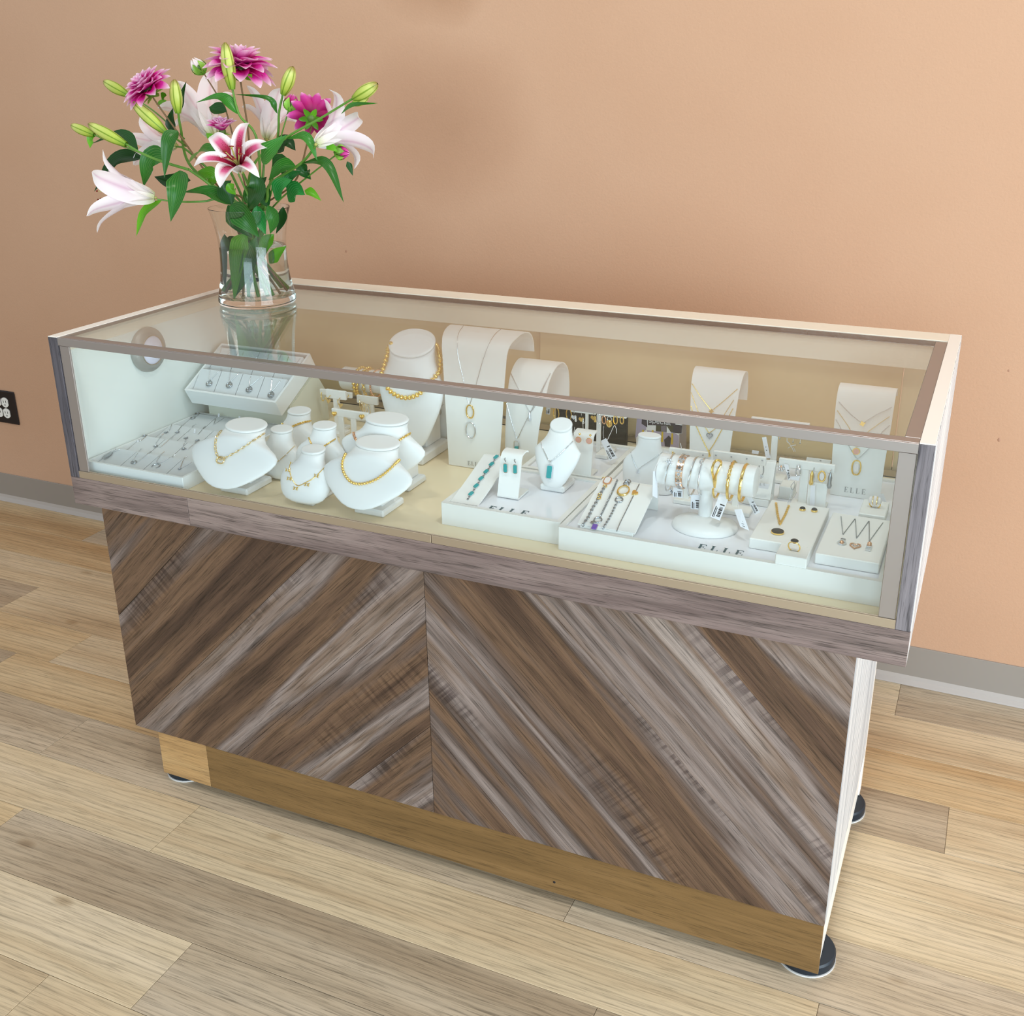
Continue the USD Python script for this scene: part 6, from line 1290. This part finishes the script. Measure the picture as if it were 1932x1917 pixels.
# tall centre bud
s = Stalk("lily_stem", "lily stem with the tallest green bud in front of the top dahlia", 0, [fp(1150, 960, -.02), fp(1125, 620, -.04), fp(1030, 490, -.05), fp(990, 345, -.05)], 0.0028)
s.bud((990, 348), (950, 88), 0.0130, -.05); s.leaf([(1030, 488), (930, 395), (788, 420)], 36, "lily_leaf", dy=[-.05, -.06, -.07], up=(0.1, -0.5, 0.85)); s.leaf([(960, 470), (900, 455), (862, 445)], 40, "leaf_dark", dy=-.02)
s.leaf([(1080, 1005), (1130, 900), (1100, 790)], 60, "leaf_dark", dy=[-.06, -.08, -.08])
# right upright bud
s = Stalk("lily_stem", "lily stem with one upright green bud right of centre", 8, [fp(1180, 980, .03), fp(1240, 620, .0), fp(1248, 480, -.01), fp(1270, 372, -.01)], 0.0026)
s.bud((1270, 375), (1325, 222), 0.0120, -.01); s.leaf([(1240, 482), (1190, 400), (1000, 374)], 17, "lily_leaf", dy=[-.01, -.02, -.03], up=(0, -.6, .8)); s.leaf([(1190, 1000), (1150, 890), (1180, 830)], 46, "leaf_dark", dy=-.03)
# far right bud
s = Stalk("lily_stem", "lily stem reaching far right with a slanting green bud", 1, [fp(1100, 780, -.06), fp(1280, 620, -.05), fp(1480, 505, -.04), fp(1660, 395, -.04)], 0.0026)
s.bud((1660, 398), (1792, 316), 0.0118, -.04); s.bud((1655, 430), (1740, 385), 0.0090, -.02); s.leaf([(1590, 485), (1660, 440), (1795, 424)], 26, "lily_leaf", dy=-.035, up=(0, -.5, .85)); s.leaf([(1150, 740), (1200, 690), (1290, 600)], 58, "lily_leaf", dy=[-.085, -.09, -.08]); s.leaf([(1290, 620), (1400, 618), (1460, 742)], 32, "lily_leaf", dy=[-.05, -.06, -.06], up=(0.2, -.5, .8))
# right lily
s = Stalk("lily_stem", "lily stem with a white lily turned to the right side", 5, [fp(1180, 960, -.03), fp(1200, 870, -.04), fp(1370, 755, -.05), fp(1455, 655, -.06)], 0.0030)
s.lily(fp(1455, 650, -.06), RIGHT * 0.62 + UP * 0.52 + _f * 0.40, 0.086, ([0.03, 0.16, 0.40, 0.72, 0.95], [0.0, 0.38, 0.68, 0.84, 0.72]), 20)
s.leaf([(1370, 755), (1510, 765), (1606, 972)], 34, "lily_leaf", dy=[-.05, -.07, -.08], up=(0.3, -.5, .8)); s.leaf([(1480, 650), (1540, 670), (1600, 700)], 22, "leaf_bright", dy=-.04); s.leaf([(1340, 770), (1260, 780), (1190, 850)], 44, "lily_leaf", dy=-.06)
# front lily
s = Stalk("lily_stem", "lily stem with the open pink-striped lily facing forward", 4, [fp(1110, 960, -.05), fp(1080, 880, -.06), fp(1045, 800, -.08)], 0.0030)
s.lily(fp(1040, 800, -.085), -_f * 0.92 + UP * 0.42 + RIGHT * -0.06, 0.076, OPEN, 100)
s.leaf([(990, 985), (955, 900), (985, 850)], 48, "leaf_dark", dy=-.05); s.leaf([(1000, 870), (985, 900), (1010, 930)], 30, "leaf_bright", dy=-.07); s.leaf([(980, 985), (1060, 1060), (1140, 1165)], 66, "lily_leaf", dy=[-.055, -.062, -.05], up=(.1, -.95, .2))
# back lilies
s = Stalk("lily_stem", "lily stem with a pale lily at the back left of centre", 2, [fp(1050, 960, .03), fp(920, 680, .04), fp(888, 610, .04)], 0.0028)
s.lily(fp(888, 608, .04), RIGHT * -0.45 + UP * 0.85 + _f * 0.25, 0.100, VEE, 15, "lily_petal_pale"); s.leaf([(900, 640), (870, 610), (845, 590)], 22, "leaf_bright", dy=.02)
s = Stalk("lily_stem", "lily stem with a pale lily at the back right of centre", 9, [fp(1140, 960, .04), fp(1170, 700, .05), fp(1180, 625, .05)], 0.0028)
s.lily(fp(1180, 622, .05), RIGHT * 0.06 + UP * 0.95 + _f * 0.30, 0.080, VEE, 0, "lily_petal_pale"); s.leaf([(1130, 990), (1090, 930), (1080, 860)], 46, "lily_leaf", dy=-.01)
s = Stalk("lily_stem", "lily stem with a pale half-hidden lily at the back left", 10, [fp(1030, 960, .04), fp(760, 700, .03), fp(680, 660, .03)], 0.0026)
s.lily(fp(680, 655, .03), RIGHT * -0.95 + UP * 0.12 + _f * 0.3, 0.078, VEE, 40, "lily_petal_pale", stam=False)
# dahlias
RG = [(11, 1.0, 86, .25), (11, .90, 66, .24), (10, .76, 48, .20), (9, .58, 32, .16), (8, .44, 15, .11)]
s = Stalk("dahlia_stem", "dahlia stem with the pink dahlia at upper left", 7, [fp(1060, 960, -.01), fp(900, 870, -.02), fp(700, 600, -.03), fp(585, 440, -.04), fp(548, 385, -.045)], 0.0020, "stem_brown")
s.dahlia(fp(530, 350, -.05), RIGHT * -0.45 + UP * 0.55 - _f * 0.60, 0.052, RG); s.leaf([(600, 400), (615, 385), (628, 380)], 24, "leaf_bright", dy=-.03)
s = Stalk("dahlia_stem", "dahlia stem with the large magenta dahlia at the top", 11, [fp(1110, 960, .01), fp(1080, 600, .0), fp(1045, 360, -.01), fp(1030, 270, -.01)], 0.0021, "stem_brown")
s.dahlia(fp(1032, 235, -.01), UP * 0.85 - _f * 0.42 + RIGHT * 0.10, 0.066, [(12, 1.0, 100, .26), (12, .96, 82, .26), (11, .86, 62, .22), (10, .66, 40, .17), (8, .48, 18, .11)]); s.leaf([(1070, 265), (1085, 285), (1102, 298)], 22, "leaf_bright", dy=-.03)
s = Stalk("dahlia_stem", "dahlia stem with the deep pink dahlia seen from behind at right", 12, [fp(1200, 960, .02), fp(1340, 850, .0), fp(1410, 620, -.01), fp(1432, 540, -.01)], 0.0020, "stem_brown")
s.dahlia(fp(1428, 500, -.01), UP * 0.62 + _f * 0.72 + RIGHT * -0.05, 0.044, [(10, 1.0, 70, .24), (9, .9, 50, .22), (7, .7, 30, .18)], "dahlia_petal_deep"); s.leaf([(1300, 965), (1345, 900), (1392, 930)], 50, "dahlia_leaf", dy=[-.03, -.05, -.06], up=(0, -1, .2)); s.leaf([(1390, 905), (1430, 920), (1482, 963)], 24, "leaf_bright", dy=-.03)
s = Stalk("dahlia_stem", "dahlia stem with a small half-open pink dahlia above the front lily", 13, [fp(1090, 960, -.03), fp(1000, 760, -.04), fp(940, 600, -.05)], 0.0020)
s.dahlia(fp(935, 575, -.05), UP * 0.75 - _f * 0.5, 0.031, [(9, 1.0, 48, .28), (8, .85, 30, .22), (7, .6, 14, .16)]); s.leaf([(1230, 960), (1260, 880), (1320, 845)], 46, "dahlia_leaf", dy=[-.05, -.07, -.08], up=(0, -1, .2))
s = Stalk("dahlia_stem", "dahlia stem with a striped pink and white bud top left of centre", 14, [fp(1080, 960, .02), fp(960, 480, .01), fp(905, 375, .0), fp(835, 262, -.01)], 0.0017, "stem_brown")
s.small_bud(fp(808, 228, -.01), RIGHT * -0.6 + UP * 0.75 - _f * 0.3, 0.0155, "lily_petal_pale")
s = Stalk("dahlia_stem", "dahlia stem with a tight green bud showing red tips", 15, [fp(1190, 960, .01), fp(1225, 740, -.01), fp(1300, 465, -.01)], 0.0018)
s.small_bud(fp(1315, 432, -.01), UP * 0.9 + RIGHT * 0.2, 0.0150, "dahlia_petal_deep"); s.leaf([(1225, 700), (1290, 640), (1340, 685)], 44, "leaf_dark", dy=.0); s.leaf([(1215, 790), (1260, 750), (1275, 830)], 44, "leaf_dark", dy=-.02)
s = Stalk("dahlia_stem", "dahlia stem with a drooping green bud at the far right", 16, [fp(1250, 960, -.01), fp(1420, 820, -.02), fp(1560, 712, -.03)], 0.0018)
s.small_bud(fp(1588, 695, -.03), RIGHT * 0.8 + UP * -0.1, 0.0135, "dahlia_petal_deep", 7, 0.2); s.leaf([(1625, 745), (1640, 780), (1656, 825)], 16, "leaf_dark", dy=-.02); s.leaf([(1400, 760), (1385, 800), (1425, 845)], 40, "leaf_dark", dy=-.02); s.leaf([(1320, 900), (1310, 840), (1370, 800)], 46, "dahlia_leaf", dy=-.03)
# leaves pushed down in the vase
s = Stalk("lily_stem", "leafy lily stem end standing in the water of the vase", 17, [fp(1130, 1100, -.02), fp(1180, 960, -.01)], 0.0034)
inv = lambda x, y, d: at(21, x, y, Y=vy + d)
for pts, Wd, mt, d in (([(700, 590), (600, 860), (568, 1535)], 0.0200, "leaf_bright", (-.046, -.050, -.050)), ([(840, 640), (740, 1000), (580, 1500)], 0.0165, "lily_leaf", (-.040, -.045, -.044)), ([(395, 600), (432, 880), (500, 1355)], 0.0130, "leaf_dark", (-.030, -.034, -.03)), ([(620, 660), (470, 760), (365, 980)], 0.0140, "leaf_dark", (-.02, -.02, -.02)),
                       ([(1080, 600), (960, 760), (870, 1060)], 0.0130, "leaf_bright", (-.02, -.03, -.03)), ([(1010, 1010), (1120, 880), (1255, 770)], 0.0130, "leaf_bright", (-.02, -.015, -.01)), ([(640, 1195), (800, 1232), (980, 1225)], 0.0060, "leaf_dark", (0, 0, 0)), ([(840, 200), (890, 400), (970, 610)], 0.0150, "dahlia_leaf", (-.045, -.045, -.04)), ([(1000, 200), (1080, 400), (1030, 600)], 0.0140, "lily_leaf", (-.042, -.043, -.04)),
                       ([(1210, 220), (1200, 400), (1110, 600)], 0.0100, "leaf_dark", (-.02, -.02, -.02)), ([(440, 200), (600, 430), (790, 660)], 0.0200, "lily_leaf", (-.050, -.052, -.048))):
    P = np.array([inv(x, y, q) for (x, y), q in zip(pts, d)]); upart(s, "leaf", blade(P, leafw(Wd), (0.25, -0.95, 0.15), 0.2, 7, 14, 0.05, 0.1), mt)
